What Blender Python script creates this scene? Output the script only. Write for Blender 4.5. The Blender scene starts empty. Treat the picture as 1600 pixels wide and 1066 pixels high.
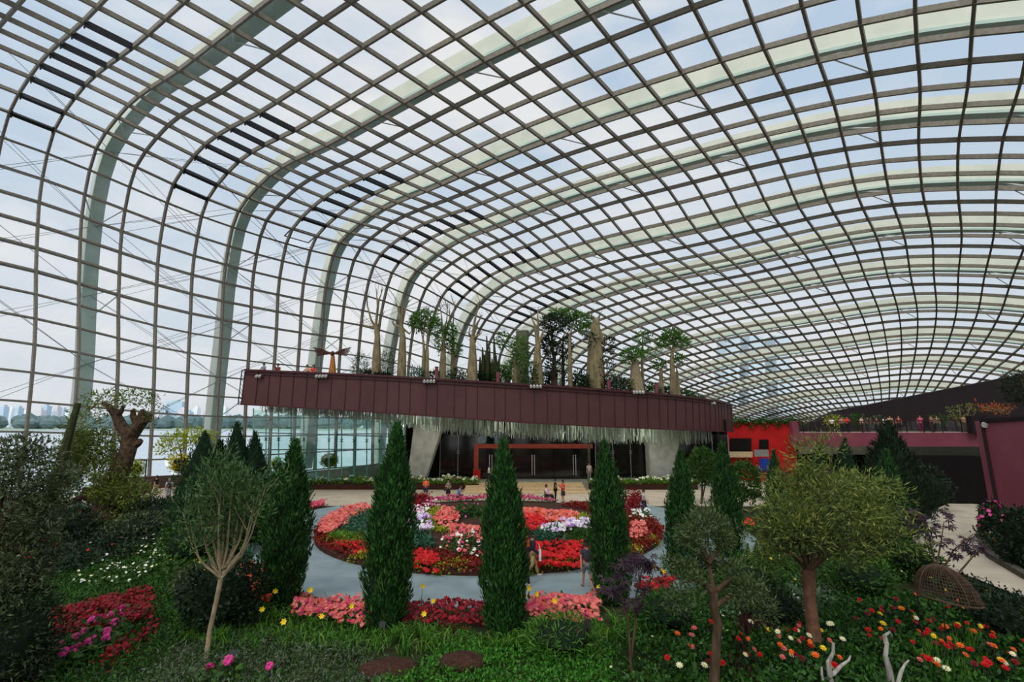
import bpy, math, random
import numpy as np
from mathutils import Vector, Matrix
rng = np.random.default_rng(11)
random.seed(5)
R = math.radians
sc = bpy.context.scene
col = sc.collection

# ------------------------------------------------------------------ camera
CAM_H, PITCH, F = 6.0, R(9.16), 800.0
cam_d = bpy.data.cameras.new('camera'); cam_d.lens = 18; cam_d.sensor_width = 36
cam_d.clip_end = 6000
cam = bpy.data.objects.new('camera', cam_d); col.objects.link(cam)
cam.location = (0, 0, CAM_H); cam.rotation_euler = (math.pi/2 + PITCH, 0, 0)
sc.camera = cam

def ray(px, py):
    u, v = (px-800)/F, (533-py)/F
    y = math.cos(PITCH) - v*math.sin(PITCH)
    return u/y, (math.sin(PITCH) + v*math.cos(PITCH))/y
def at(px, py, Y):
    a, b = ray(px, py); return Vector((a*Y, Y, CAM_H + b*Y))
def g(px, py, z=0.0):
    a, b = ray(px, py); Y = (z-CAM_H)/b; return Vector((a*Y, Y, z))
def sstep(x): x = min(1, max(0, x)); return x*x*(3-2*x)
def terr(x, y):
    return -1.0*sstep((x-23.5)/6)*sstep((y-24)/18)
def gt(px, py):
    p = g(px, py)
    for _ in range(4): p = g(px, py, terr(p.x, p.y))
    return p

# ------------------------------------------------------------------ mesh builder
class MB:
    def __init__(s): s.v = []; s.f = []; s.n = 0
    def add(s, v, f, m=0):
        v = np.asarray(v, dtype=np.float64).reshape(-1, 3)
        if isinstance(f, np.ndarray): groups = {f.shape[1]: f}
        else:
            groups = {}
            for q in f: groups.setdefault(len(q), []).append(q)
        for k, a in groups.items(): s.f.append((np.asarray(a, dtype=np.int64)+s.n, m))
        s.v.append(v); s.n += len(v); return s
    def build(s, name, mats, parent=None, smooth=False, loc=None):
        me = bpy.data.meshes.new(name)
        V = np.concatenate(s.v) if s.v else np.zeros((0, 3))
        if parent is not None and loc is None:
            V = V - np.array(WORLD.get(parent.name, (0, 0, 0)))
        me.vertices.add(len(V)); me.vertices.foreach_set('co', V.astype(np.float32).ravel())
        lv = np.concatenate([a.ravel() for a, m in s.f])
        lt = np.concatenate([np.full(len(a), a.shape[1]) for a, m in s.f])
        mi = np.concatenate([np.full(len(a), m) for a, m in s.f])
        ls = np.concatenate([[0], np.cumsum(lt)[:-1]])
        me.loops.add(len(lv)); me.loops.foreach_set('vertex_index', lv.astype(np.int32))
        me.polygons.add(len(lt)); me.polygons.foreach_set('loop_start', ls.astype(np.int32))
        me.polygons.foreach_set('material_index', mi.astype(np.int32))
        me.polygons.foreach_set('use_smooth', np.full(len(lt), bool(smooth)))
        for m in (mats if isinstance(mats, (list, tuple)) else [mats]): me.materials.append(m)
        me.update(calc_edges=True)
        o = bpy.data.objects.new(name, me); col.objects.link(o)
        if parent is not None:
            o.parent = parent
            if loc is None: WORLD[o.name] = WORLD.get(parent.name, (0, 0, 0))
        if loc is not None: o.location = loc
        return o
    def box(s, a, b, m=0):
        (x0, y0, z0), (x1, y1, z1) = a, b
        v = [(x0,y0,z0),(x1,y0,z0),(x1,y1,z0),(x0,y1,z0),(x0,y0,z1),(x1,y0,z1),(x1,y1,z1),(x0,y1,z1)]
        return s.add(v, [(0,3,2,1),(4,5,6,7),(0,1,5,4),(1,2,6,5),(2,3,7,6),(3,0,4,7)], m)
    def bar(s, p, q, w, h, m=0, up=(0,0,1)):
        p, q = Vector(p), Vector(q); d = (q-p).normalized(); a = d.cross(Vector(up))
        if a.length < 1e-4: a = d.cross(Vector((1,0,0)))
        a.normalize(); b = a.cross(d); a *= w/2; b *= h/2
        v = [p-a-b, p+a-b, p+a+b, p-a+b, q-a-b, q+a-b, q+a+b, q-a+b]
        return s.add(v, [(0,3,2,1),(4,5,6,7),(0,1,5,4),(1,2,6,5),(2,3,7,6),(3,0,4,7)], m)
    def tube(s, pts, rad, n=8, m=0, cap=True, rough=0.0):
        P = [Vector(p) for p in pts]
        if not hasattr(rad, '__len__'): rad = [rad]*len(P)
        d = (P[1]-P[0]).normalized(); a = d.orthogonal().normalized()
        V = []
        for i, p in enumerate(P):
            if i == 0: t = P[1]-P[0]
            elif i == len(P)-1: t = P[-1]-P[-2]
            else: t = P[i+1]-P[i-1]
            t.normalize(); a = (a - t*a.dot(t)).normalized(); b = t.cross(a)
            for k in range(n):
                th = 2*math.pi*k/n
                rr = rad[i]*(1+rough*random.uniform(-1, 1))
                V.append(p + (a*math.cos(th) + b*math.sin(th))*rr)
        Fs = [(i*n+k, i*n+(k+1) % n, (i+1)*n+(k+1) % n, (i+1)*n+k) for i in range(len(P)-1) for k in range(n)]
        if cap: Fs += [tuple(range(n))[::-1], tuple((len(P)-1)*n+k for k in range(n))]
        return s.add([tuple(v) for v in V], Fs, m)
    def ell(s, c, r, m=0, n=12, k=8, jit=0.0, rot=None):
        V = []
        for i in range(k+1):
            ph = math.pi*i/k
            for j in range(n):
                th = 2*math.pi*j/n; q = 1+jit*random.uniform(-1, 1)
                w = Vector((r[0]*math.sin(ph)*math.cos(th)*q, r[1]*math.sin(ph)*math.sin(th)*q, r[2]*math.cos(ph)*q))
                if rot: w = rot @ w
                V.append((c[0]+w.x, c[1]+w.y, c[2]+w.z))
        Fs = [(i*n+j, (i+1)*n+j, (i+1)*n+(j+1) % n, i*n+(j+1) % n) for i in range(k) for j in range(n)]
        return s.add(V, Fs, m)
    def leaves(s, P, D, N, L, W, m=0):
        P, D, N = (np.asarray(a, dtype=float) for a in (P, D, N)); n = len(P)
        if n == 0: return s
        L = np.broadcast_to(L, (n,))[:, None]; W = np.broadcast_to(W, (n,))[:, None]
        D = D/np.linalg.norm(D, axis=1, keepdims=True)
        S = np.cross(D, N); S /= (np.linalg.norm(S, axis=1, keepdims=True)+1e-9)
        mid = P + D*L*.45
        V = np.stack([P, mid+S*W*.5, P+D*L, mid-S*W*.5], axis=1).reshape(-1, 3)
        return s.add(V, np.arange(4*n).reshape(n, 4), m)
    def blades(s, P, D, L, W, droop, m=0):
        """strap leaves: two quads rising along D, then bending down"""
        P, D = np.asarray(P, float), np.asarray(D, float); n = len(P)
        if n == 0: return s
        L = np.broadcast_to(L, (n,))[:, None]; W = np.broadcast_to(W, (n,))[:, None]
        D = D/np.linalg.norm(D, axis=1, keepdims=True)
        S = np.cross(D, np.array([0, 0, 1.])+rng.normal(0, .2, (n, 3))); S /= (np.linalg.norm(S, axis=1, keepdims=True)+1e-9)
        D2 = D - np.array([0, 0, 1.])*droop; D2[:, :2] *= 1.4
        a = P + D*L*.6; b = a + D2/np.linalg.norm(D2, axis=1, keepdims=True)*L*.45
        V = np.stack([P-S*W*.35, P+S*W*.35, a+S*W*.5, a-S*W*.5, b+S*W*.08, b-S*W*.08], axis=1).reshape(-1, 3)
        i = np.arange(n)[:, None]*6
        return s.add(V, np.concatenate([i+np.array([[0,1,2,3]]), i+np.array([[3,2,4,5]])]), m)
    def blooms(s, P, N, r, k=6, m=0, cup=.25):
        """flat blossoms: k-lobed discs facing N"""
        P, N = np.asarray(P, float), np.asarray(N, float); n = len(P)
        if n == 0: return s
        N = N/np.linalg.norm(N, axis=1, keepdims=True)
        A = np.cross(N, np.array([.3, .9, .1])); A /= np.linalg.norm(A, axis=1, keepdims=True); B = np.cross(N, A)
        r = np.broadcast_to(r, (n,))[:, None]
        vs = []
        for j in range(2*k):
            th = math.pi*j/k; q = 1.0 if j % 2 == 0 else .62
            vs.append(P + (A*math.cos(th)+B*math.sin(th))*r*q + N*r*cup*q)
        V = np.stack([P]+vs, axis=1).reshape(-1, 3); i = np.arange(n)[:, None]*(2*k+1)
        fs = np.concatenate([i+np.array([[0, 1+2*j, 1+(2*j+1) % (2*k), 1+(2*j+2) % (2*k)]]) - 0 for j in range(k)])
        # each petal quad: centre, notch, tip, notch
        fs = np.concatenate([i+np.array([[0, 1+(2*j-1) % (2*k), 1+2*j, 1+(2*j+1) % (2*k)]]) for j in range(k)])
        return s.add(V, fs, m)

WORLD = {}
def empty(name, label, cat, loc, group=None, rz=0):
    o = bpy.data.objects.new(name, None); col.objects.link(o); o.location = loc; o.rotation_euler.z = rz
    o.empty_display_size = .2
    WORLD[o.name] = tuple(loc) if rz == 0 else (0, 0, 0)
    return tag(o, label, cat, group)
def tag(o, label=None, cat=None, group=None, kind=None):
    if label: o['label'] = label
    if cat: o['category'] = cat
    if group: o['group'] = group
    if kind: o['kind'] = kind
    return o
def struct(o): o['kind'] = 'structure'; return o
def copy_tree(o, parent=None):
    c = o.copy(); col.objects.link(c)
    if parent is not None: c.parent = parent
    for ch in list(o.children): copy_tree(ch, c)
    return c

# ------------------------------------------------------------------ materials
def newmat(name):
    m = bpy.data.materials.new(name); m.use_nodes = True
    nt = m.node_tree; nt.nodes.clear()
    out = nt.nodes.new('ShaderNodeOutputMaterial'); return m, nt, out
def lin(c):
    return tuple((x/12.92 if x <= .04045 else ((x+.055)/1.055)**2.4) for x in [v/255 for v in c]) + (1,)
def mat(name, c, c2=None, rough=.7, scale=4, spec=.3, metal=0, bump=0, stretch=None):
    m, nt, out = newmat(name); b = nt.nodes.new('ShaderNodeBsdfPrincipled')
    b.inputs['Roughness'].default_value = rough; b.inputs['Metallic'].default_value = metal
    b.inputs['Specular IOR Level'].default_value = spec
    nt.links.new(b.outputs[0], out.inputs[0])
    tc = nt.nodes.new('ShaderNodeTexCoord'); no = nt.nodes.new('ShaderNodeTexNoise'); no.inputs['Scale'].default_value = scale
    no.inputs['Detail'].default_value = 5
    vec = tc.outputs['Object']
    if stretch:
        mp = nt.nodes.new('ShaderNodeMapping'); mp.inputs['Scale'].default_value = stretch
        nt.links.new(vec, mp.inputs[0]); vec = mp.outputs[0]
    nt.links.new(vec, no.inputs['Vector'])
    rp = nt.nodes.new('ShaderNodeValToRGB'); rp.color_ramp.elements[0].position = .35; rp.color_ramp.elements[1].position = .65
    if c2 is None: c2 = tuple(min(255, x*1.12+4) for x in c)
    rp.color_ramp.elements[0].color = lin(c); rp.color_ramp.elements[1].color = lin(c2)
    nt.links.new(no.outputs[0], rp.inputs[0]); nt.links.new(rp.outputs[0], b.inputs['Base Color'])
    if bump:
        bp = nt.nodes.new('ShaderNodeBump'); bp.inputs['Strength'].default_value = bump
        nt.links.new(no.outputs[0], bp.inputs['Height']); nt.links.new(bp.outputs[0], b.inputs['Normal'])
    return m
def leafmat(name, cols, trans=.25, rough=.55):
    m, nt, out = newmat(name)
    ge = nt.nodes.new('ShaderNodeNewGeometry'); rp = nt.nodes.new('ShaderNodeValToRGB')
    els = rp.color_ramp.elements
    while len(els) < len(cols): els.new(.5)
    for i, c in enumerate(cols): els[i].position = i/max(1, len(cols)-1); els[i].color = lin(c)
    nt.links.new(ge.outputs['Random Per Island'], rp.inputs[0])
    b = nt.nodes.new('ShaderNodeBsdfPrincipled'); b.inputs['Roughness'].default_value = rough
    b.inputs['Specular IOR Level'].default_value = .25
    t = nt.nodes.new('ShaderNodeBsdfTranslucent'); mx = nt.nodes.new('ShaderNodeMixShader'); mx.inputs[0].default_value = trans
    nt.links.new(rp.outputs[0], b.inputs['Base Color']); nt.links.new(rp.outputs[0], t.inputs[0])
    nt.links.new(b.outputs[0], mx.inputs[1]); nt.links.new(t.outputs[0], mx.inputs[2]); nt.links.new(mx.outputs[0], out.inputs[0])
    return m
def glassmat(name, tint, refl=.06, rough=.02):
    m, nt, out = newmat(name)
    t = nt.nodes.new('ShaderNodeBsdfTransparent'); t.inputs[0].default_value = tint
    gl = nt.nodes.new('ShaderNodeBsdfGlossy'); gl.inputs['Roughness'].default_value = rough
    lw = nt.nodes.new('ShaderNodeLayerWeight'); lw.inputs[0].default_value = .25
    mp = nt.nodes.new('ShaderNodeMapRange'); mp.inputs[3].default_value = refl; mp.inputs[4].default_value = refl+.35
    mx = nt.nodes.new('ShaderNodeMixShader')
    nt.links.new(lw.outputs['Facing'], mp.inputs[0])
    pw = nt.nodes.new('ShaderNodeMath'); pw.operation = 'POWER'; pw.inputs[1].default_value = 3
    nt.links.new(lw.outputs['Facing'], pw.inputs[0]); nt.links.new(pw.outputs[0], mp.inputs[0])
    nt.links.new(mp.outputs[0], mx.inputs[0]); nt.links.new(t.outputs[0], mx.inputs[1]); nt.links.new(gl.outputs[0], mx.inputs[2])
    nt.links.new(mx.outputs[0], out.inputs[0]); return m
def emis(name, c, s):
    m, nt, out = newmat(name); e = nt.nodes.new('ShaderNodeEmission'); e.inputs[0].default_value = lin(c); e.inputs[1].default_value = s
    nt.links.new(e.outputs[0], out.inputs[0]); return m

M = dict(
 bar=mat('painted_steel_bar', (112,104,92), (130,122,108), rough=.55),
 barwall=mat('painted_steel_bar_light', (104,98,92), (120,114,106), rough=.5),
 underside_shade=mat('arch_shade_grey_green', (172,194,182), (190,206,194), rough=.5, scale=.4),
 rib=mat('white_steel', (200,204,188), (216,216,200), rough=.5, scale=.4),
 black=mat('black_metal', (22,22,22), (34,33,32), rough=.5),
 cable=mat('steel_cable', (120,120,122), rough=.4),
 glass=glassmat('clear_glass', (.90,.93,.94,1), .035),
 tglass=glassmat('teal_glass', (.62,.84,.78,1), .10),
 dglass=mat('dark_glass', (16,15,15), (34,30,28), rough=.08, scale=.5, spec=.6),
 soil=mat('garden_soil', (30,36,14), (52,56,22), rough=1, scale=1.3, bump=.3),
 mulch=mat('brown_mulch', (46,26,18), (74,44,34), rough=1, scale=18, bump=.5),
 pave=mat('beige_paving', (176,162,142), (194,180,160), rough=.8, scale=.7),
 path=mat('bluegrey_stone_path', (122,138,142), (142,156,158), rough=.6, scale=.9),
 conc=mat('grey_concrete', (150,150,142), (172,172,164), rough=.85, scale=1.5),
 dkconc=mat('dark_concrete', (70,64,56), (92,84,74), rough=.9),
 step=mat('sandstone_step', (196,168,128), (214,188,150), rough=.8),
 white=mat('white_paint', (205,205,200), (225,225,220), rough=.5),
 red=mat('red_render', (176,14,12), (192,22,18), rough=.7, scale=1),
 redframe=mat('rust_red_frame', (140,56,40), (160,70,50), rough=.6),
 plum=mat('plum_cladding', (124,58,72), (138,68,82), rough=.55, scale=.6),
 dkplum=mat('dark_plum_wall', (24,14,16), (34,19,22), rough=.8, scale=.6, stretch=(12,1,.4)),
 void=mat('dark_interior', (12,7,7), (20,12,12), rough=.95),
 water=mat('grey_water', (168,182,194), (182,194,204), rough=.25, scale=.02),
 bark=mat('brown_bark', (62,46,34), (96,76,56), rough=.95, scale=9, bump=.6, stretch=(1,1,.25)),
 palebark=mat('pale_bark', (128,112,88), (160,142,112), rough=.9, scale=7, bump=.3),
 baobab=mat('baobab_bark', (112,100,74), (152,136,102), rough=.9, scale=3, bump=.25, stretch=(1,1,.4)),
 darkbark=mat('dark_bark', (46,36,28), (92,72,54), rough=.95, scale=6, bump=1.0),
 redbark=mat('reddish_bark', (86,58,44), (116,82,62), rough=.9, scale=5),
 drift=mat('bleached_driftwood', (130,124,116), (176,170,160), rough=.9, scale=10, bump=.4, stretch=(1,1,.2)),
 skin=mat('skin', (186,132,104), (198,144,114), rough=.6),
 lip=mat('lip', (130,70,64), rough=.6),
 hair=mat('black_hair', (16,13,12), (28,22,20), rough=.6),
 greyhair=mat('grey_hair', (140,132,124), rough=.7),
 ltrunk=mat('lime_moss', (44,48,26), (66,70,38), rough=1, scale=6),
)
def cloth(c): return mat('cloth_%d_%d_%d' % c, c, rough=.85, scale=30)
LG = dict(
 cyp=leafmat('cypress_green', [(20,42,20),(36,70,30),(52,96,40),(76,124,56)], .2),
 cyp2=leafmat('deep_cypress_green', [(16,38,20),(28,60,30),(42,82,38)], .15),
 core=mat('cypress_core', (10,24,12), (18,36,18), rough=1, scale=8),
 olive=leafmat('olive_grey_green', [(34,46,26),(56,70,40),(86,98,62),(110,118,84)], .2),
 dark=leafmat('dark_leaf', [(14,28,14),(26,46,22),(40,62,30)], .15),
 mid=leafmat('mid_green_leaf', [(30,60,18),(52,88,28),(78,112,40)], .25),
 bright=leafmat('bright_green_leaf', [(60,100,24),(92,136,36),(128,166,52)], .35),
 lime=leafmat('lime_leaf', [(120,140,30),(160,170,40),(190,196,60)], .3),
 yellow=leafmat('yellow_leaf', [(170,160,30),(206,190,40),(224,206,60)], .3),
 feather=leafmat('feathery_green', [(58,80,38),(92,112,50),(126,138,64),(158,160,80)], .35),
 juniper=leafmat('juniper_green', [(46,64,38),(72,92,52),(104,118,70)], .25),
 grass=leafmat('strappy_green', [(34,74,18),(58,106,28),(88,136,44),(112,150,60)], .3),
 ground=leafmat('groundcover_green', [(24,54,16),(42,82,24),(66,108,36)], .2),
 groundb=leafmat('bright_groundcover', [(38,88,22),(62,124,34),(92,150,52)], .3),
 grey=leafmat('silver_leaf', [(88,110,84),(120,142,110),(60,86,56)], .2),
 lav=leafmat('lavender_grey', [(40,66,30),(62,92,44),(88,112,66),(112,108,110)], .2),
 purple=leafmat('purple_black_leaf', [(44,32,44),(64,46,58),(84,62,72)], .15),
 purplegrass=leafmat('purple_grass', [(44,20,26),(66,30,36),(84,44,44)], .2),
 coleus=leafmat('coleus_red', [(84,16,14),(126,26,20),(152,40,28),(134,64,38)], .2),
 begonia=leafmat('begonia_red', [(84,8,16),(128,12,26),(164,22,38),(50,14,12)], .2),
 redf=leafmat('scarlet_petals', [(170,8,14),(204,16,22),(220,40,36)], .15),
 coral=leafmat('coral_petals', [(216,84,80),(232,118,108),(240,144,130)], .2),
 pink=leafmat('pink_petals', [(196,40,90),(226,80,120),(236,110,120)], .25),
 hotpink=leafmat('hot_pink_petals', [(214,40,130),(236,80,160),(246,120,180)], .25),
 magenta=leafmat('magenta_petals', [(150,30,80),(186,60,110),(206,90,130)], .25),
 lilac=leafmat('lilac_white_petals', [(150,90,190),(226,200,236),(250,246,250),(224,110,180)], .25),
 whitef=leafmat('white_petals', [(232,232,216),(250,250,240)], .2),
 cream=leafmat('cream_petals', [(240,232,180),(250,244,214)], .2),
 yellowf=leafmat('yellow_petals', [(240,200,20),(250,220,60)], .2),
 orange=leafmat('orange_petals', [(230,80,20),(244,120,40),(220,60,30)], .2),
 rustb=leafmat('dull_orange_petals', [(150,70,40),(180,100,60),(120,110,60)], .2),
 teal=leafmat('bluegreen_leaf', [(30,70,50),(56,100,74),(80,124,94)], .2),
 fern=leafmat('rooftop_fern', [(40,84,24),(72,118,36),(104,146,54)], .35),
)
# ------------------------------------------------------------------ world + light
w = bpy.data.worlds.new('sky'); sc.world = w; w.use_nodes = True; nt = w.node_tree; nt.nodes.clear()
out = nt.nodes.new('ShaderNodeOutputWorld'); bg = nt.nodes.new('ShaderNodeBackground'); nt.links.new(bg.outputs[0], out.inputs[0])
tc = nt.nodes.new('ShaderNodeTexCoord'); mp = nt.nodes.new('ShaderNodeMapping'); mp.inputs['Scale'].default_value = (1, 1, 2.4)
nt.links.new(tc.outputs['Generated'], mp.inputs[0])
no = nt.nodes.new('ShaderNodeTexNoise'); no.inputs['Scale'].default_value = 2.1; no.inputs['Detail'].default_value = 7; no.inputs['Roughness'].default_value = .55
nt.links.new(mp.outputs[0], no.inputs['Vector'])
rp = nt.nodes.new('ShaderNodeValToRGB'); rp.color_ramp.elements[0].position = .40; rp.color_ramp.elements[1].position = .62
nt.links.new(no.outputs[0], rp.inputs[0])
sx = nt.nodes.new('ShaderNodeSeparateXYZ'); nt.links.new(tc.outputs['Generated'], sx.inputs[0])
gr = nt.nodes.new('ShaderNodeValToRGB'); e = gr.color_ramp.elements
e[0].position = 0; e[0].color = lin((224,230,236)); e[1].position = .75; e[1].color = lin((188,208,232))
x = e.new(.25); x.color = lin((216,226,238)); x = e.new(.5); x.color = lin((198,216,236))
nt.links.new(sx.outputs['Z'], gr.inputs[0])
mix = nt.nodes.new('ShaderNodeMixRGB'); mix.inputs[2].default_value = lin((246,244,244))
nt.links.new(rp.outputs[0], mix.inputs[0]); nt.links.new(gr.outputs[0], mix.inputs[1]); nt.links.new(mix.outputs[0], bg.inputs[0])
bg.inputs[1].default_value = 1.0
sun = bpy.data.lights.new('sun', 'SUN'); sun.energy = 3.0; sun.angle = R(50); sun.color = (1, .97, .92)
so = bpy.data.objects.new('sun', sun); col.objects.link(so); so.rotation_euler = (R(36), R(-12), 0); so.location = (0, 0, 80)
sc.view_settings.view_transform = 'Standard'; sc.view_settings.look = 'None'; sc.view_settings.exposure = 0

# ------------------------------------------------------------------ people
JN = ['pelvis','waist','chest','neck','chin','head','crown','nose','ls','le','lw','lh','rs','re','rw','rh','lhip','lk','la','lt','rhip','rk','ra','rt']
def pose(kind):
    J = dict(pelvis=(0,0,.93), waist=(0,0,1.06), chest=(0,.01,1.27), neck=(0,-.005,1.45), chin=(0,.02,1.52), head=(0,.02,1.60), crown=(0,.01,1.655), nose=(0,.105,1.585))
    for s, k in ((-1,'l'), (1,'r')):
        J.update({k+'s':(s*.175,0,1.385), k+'e':(s*.235,-.02,1.11), k+'w':(s*.24,.05,.875), k+'h':(s*.24,.07,.80),
                  k+'hip':(s*.09,0,.88), k+'k':(s*.10,.015,.48), k+'a':(s*.10,-.02,.08), k+'t':(s*.115,.14,.035)})
    if kind == 'walk':
        J.update(lk=(-.09,.16,.52), la=(-.09,.26,.10), lt=(-.10,.42,.06), rk=(.09,-.05,.48), ra=(.09,-.33,.14), rt=(.10,-.22,.035),
                 lw=(-.25,-.12,.89), lh=(-.25,-.13,.82), rw=(.25,.20,.92), rh=(.25,.24,.86))
    if kind == 'camera':
        J.update(le=(-.24,.10,1.14), lw=(-.10,.30,1.34), lh=(-.06,.34,1.39), re=(.24,.10,1.14), rw=(.10,.30,1.34), rh=(.06,.34,1.39))
    if kind == 'hold':
        J.update(le=(-.24,.02,1.12), lw=(-.12,.24,1.12), lh=(-.07,.28,1.14), re=(.24,.02,1.12), rw=(.14,.24,1.15), rh=(.09,.28,1.17))
    if kind == 'squat':
        d = -.52
        for k in ('pelvis','waist','chest','neck','chin','head','crown','nose','ls','rs','lhip','rhip'):
            x, y, z = J[k]; J[k] = (x, y+(z-.9)*.25, z+d)
        J.update(lk=(-.17,.36,.46), la=(-.13,.10,.09), lt=(-.15,.26,.035), rk=(.17,.36,.46), ra=(.13,.10,.09), rt=(.15,.26,.035),
                 le=(-.24,.28,.66), lw=(-.08,.46,.82), lh=(-.05,.50,.86), re=(.24,.28,.66), rw=(.08,.46,.82), rh=(.05,.50,.86))
    if kind == 'sit':
        d = -.40
        for k in ('pelvis','waist','chest','neck','chin','head','crown','nose','ls','rs','lhip','rhip'):
            x, y, z = J[k]; J[k] = (x, y-(z-.9)*.10, z+d)
        J.update(lk=(-.12,.44,.54), la=(-.11,.50,.16), lt=(-.12,.66,.12), rk=(.12,.44,.54), ra=(.11,.50,.16), rt=(.12,.66,.12),
                 le=(-.25,.06,.72), lw=(-.16,.32,.66), lh=(-.13,.38,.66), re=(.25,.06,.72), rw=(.16,.32,.66), rh=(.13,.38,.66))
    if kind == 'lean':
        J.update(le=(-.26,.12,1.16), lw=(-.20,.36,1.10), lh=(-.18,.42,1.11), re=(.26,.12,1.16), rw=(.20,.36,1.10), rh=(.18,.42,1.11))
    return J
def skin_mesh(name, V, E, rad, root, sub=1):
    me = bpy.data.meshes.new(name); me.from_pydata(V, E, []); o = bpy.data.objects.new(name, me); col.objects.link(o)
    md = o.modifiers.new('s', 'SKIN'); md.use_smooth_shade = True
    if not me.skin_vertices: me.skin_vertices.new()
    sv = me.skin_vertices[0].data
    for i, r in enumerate(rad): sv[i].radius = (r, r) if not isinstance(r, tuple) else r; sv[i].use_root = (i == root)
    sd = o.modifiers.new('d', 'SUBSURF'); sd.levels = sub; sd.render_levels = sub
    bpy.context.view_layer.update()
    dg = bpy.context.evaluated_depsgraph_get(); ev = o.evaluated_get(dg)
    nm = bpy.data.meshes.new_from_object(ev); bpy.data.objects.remove(o); nm.name = name
    return nm
def graph(name, J, names, edges, rad, root):
    idx = {n: i for i, n in enumerate(names)}
    return skin_mesh(name, [J[n] for n in names], [(idx[a], idx[b]) for a, b in edges], [rad[n] for n in names], idx[root])
def lerp(a, b, t): return tuple(a[i]+(b[i]-a[i])*t for i in range(3))
PERSON_CACHE = {}
def grab(mb):
    o = mb.build('tmp', M['black'], smooth=True); me = o.data; bpy.data.objects.remove(o); return me
def person(loc, rz, kind, label, top, legs, hair='hair', shorts=False, skirt=False, scale=1.0, group=None, fingers=True, shoes=(40,36,34), longsleeve=False, longhair=False):
    J = pose(kind)
    root = bpy.data.objects.new('person', None); col.objects.link(root); tag(root, label, 'person', group)
    root.location = loc; root.rotation_euler.z = rz; root.scale = (scale,)*3
    def part(name, key, fn, m):
        k = (kind, key)
        if k not in PERSON_CACHE: PERSON_CACHE[k] = fn()
        me = PERSON_CACHE[k].copy(); me.materials.clear(); me.materials.append(m)
        o = bpy.data.objects.new(name, me); col.objects.link(o); o.parent = root; return o
    def body():
        names = list(JN); rad = dict(pelvis=.13, waist=.12, chest=(.15,.11), neck=.055, chin=.068, head=.088, crown=.07, nose=.016)
        E = [('pelvis','waist'),('waist','chest'),('chest','neck'),('neck','chin'),('chin','head'),('head','crown'),('head','nose')]
        JJ = dict(J)
        for k in 'lr':
            rad.update({k+'s':.058, k+'e':.042, k+'w':.028, k+'h':.033, k+'hip':.088, k+'k':.055, k+'a':.038, k+'t':.035})
            E += [('chest',k+'s'),(k+'s',k+'e'),(k+'e',k+'w'),(k+'w',k+'h'),('pelvis',k+'hip'),(k+'hip',k+'k'),(k+'k',k+'a'),(k+'a',k+'t')]
            if fingers:
                h = Vector(J[k+'h']); d = (h-Vector(J[k+'w'])).normalized(); sd = d.cross(Vector((1,0,0)))
                sd = sd.normalized() if sd.length > .1 else Vector((0,1,0))
                nrm = d.cross(sd)
                for i, (o_, L) in enumerate(((-.026,.065),(-.009,.078),(.009,.074),(.026,.058))):
                    a = h + sd*o_ + d*.02; b = a + d*L*.55 + nrm*.006; c = b + d*L*.4 + nrm*.02
                    for q, pt in (('a',a),('b',b),('c',c)):
                        n = '%sf%d%s' % (k, i, q); JJ[n] = tuple(pt); names.append(n); rad[n] = .0095
                    E += [(k+'h', '%sf%da' % (k, i)), ('%sf%da' % (k, i), '%sf%db' % (k, i)), ('%sf%db' % (k, i), '%sf%dc' % (k, i))]
                a = lerp(J[k+'w'], J[k+'h'], .6); th = Vector(a) - sd*.045 + d*.02; t2 = th + d*.04 - sd*.01
                JJ[k+'ta'] = tuple(th); JJ[k+'tb'] = tuple(t2); names += [k+'ta', k+'tb']; rad[k+'ta'] = .011; rad[k+'tb'] = .009
                E += [(k+'h', k+'ta'), (k+'ta', k+'tb')]
        return graph('body', JJ, names, E, rad, 'pelvis')
    part('body', ('body', fingers), body, M['skin'])
    def shirt():
        n = ['pelvis','waist','chest','collar']; JJ = dict(J); JJ['collar'] = lerp(J['chest'], J['neck'], .8)
        rad = dict(pelvis=.15, waist=.145, chest=(.175,.13), collar=.075); E = [('pelvis','waist'),('waist','chest'),('chest','collar')]
        for k in 'lr':
            f = .95 if longsleeve else .62
            JJ[k+'m'] = J[k+'e'] if longsleeve else lerp(J[k+'s'], J[k+'e'], f); n += [k+'s', k+'m']; rad[k+'s'] = .075; rad[k+'m'] = .062
            E += [('chest', k+'s'), (k+'s', k+'m')]
            if longsleeve: n.append(k+'w'); rad[k+'w'] = .045; E.append((k+'m', k+'w'))
        return graph('shirt', JJ, n, E, rad, 'chest')
    part('shirt', ('shirt', longsleeve), shirt, cloth(top))
    def trousers():
        n = ['pelvis']; JJ = dict(J); rad = dict(pelvis=.145); E = []
        for k in 'lr':
            n += [k+'hip', k+'k']; rad[k+'hip'] = .105; rad[k+'k'] = .08; E += [('pelvis', k+'hip'), (k+'hip', k+'k')]
            if shorts: JJ[k+'k'] = lerp(J[k+'hip'], J[k+'k'], .9)
            else:
                JJ[k+'z'] = lerp(J[k+'k'], J[k+'a'], .93); n.append(k+'z'); rad[k+'z'] = .06; E.append((k+'k', k+'z'))
        return graph('trousers', JJ, n, E, rad, 'pelvis')
    if skirt:
        def sk():
            mb = MB(); prof = [(.13,1.02),(.16,.92),(.19,.75),(.21,.58)]
            V = [(r*math.cos(a*math.pi/8), r*.8*math.sin(a*math.pi/8), z) for r, z in prof for a in range(16)]
            mb.add(V, [(i*16+j, i*16+(j+1) % 16, (i+1)*16+(j+1) % 16, (i+1)*16+j) for i in range(3) for j in range(16)])
            return grab(mb)
        part('skirt', 'skirt', sk, cloth(legs))
    else: part('shorts' if shorts else 'trousers', ('legs', shorts), trousers, cloth(legs))
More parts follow.
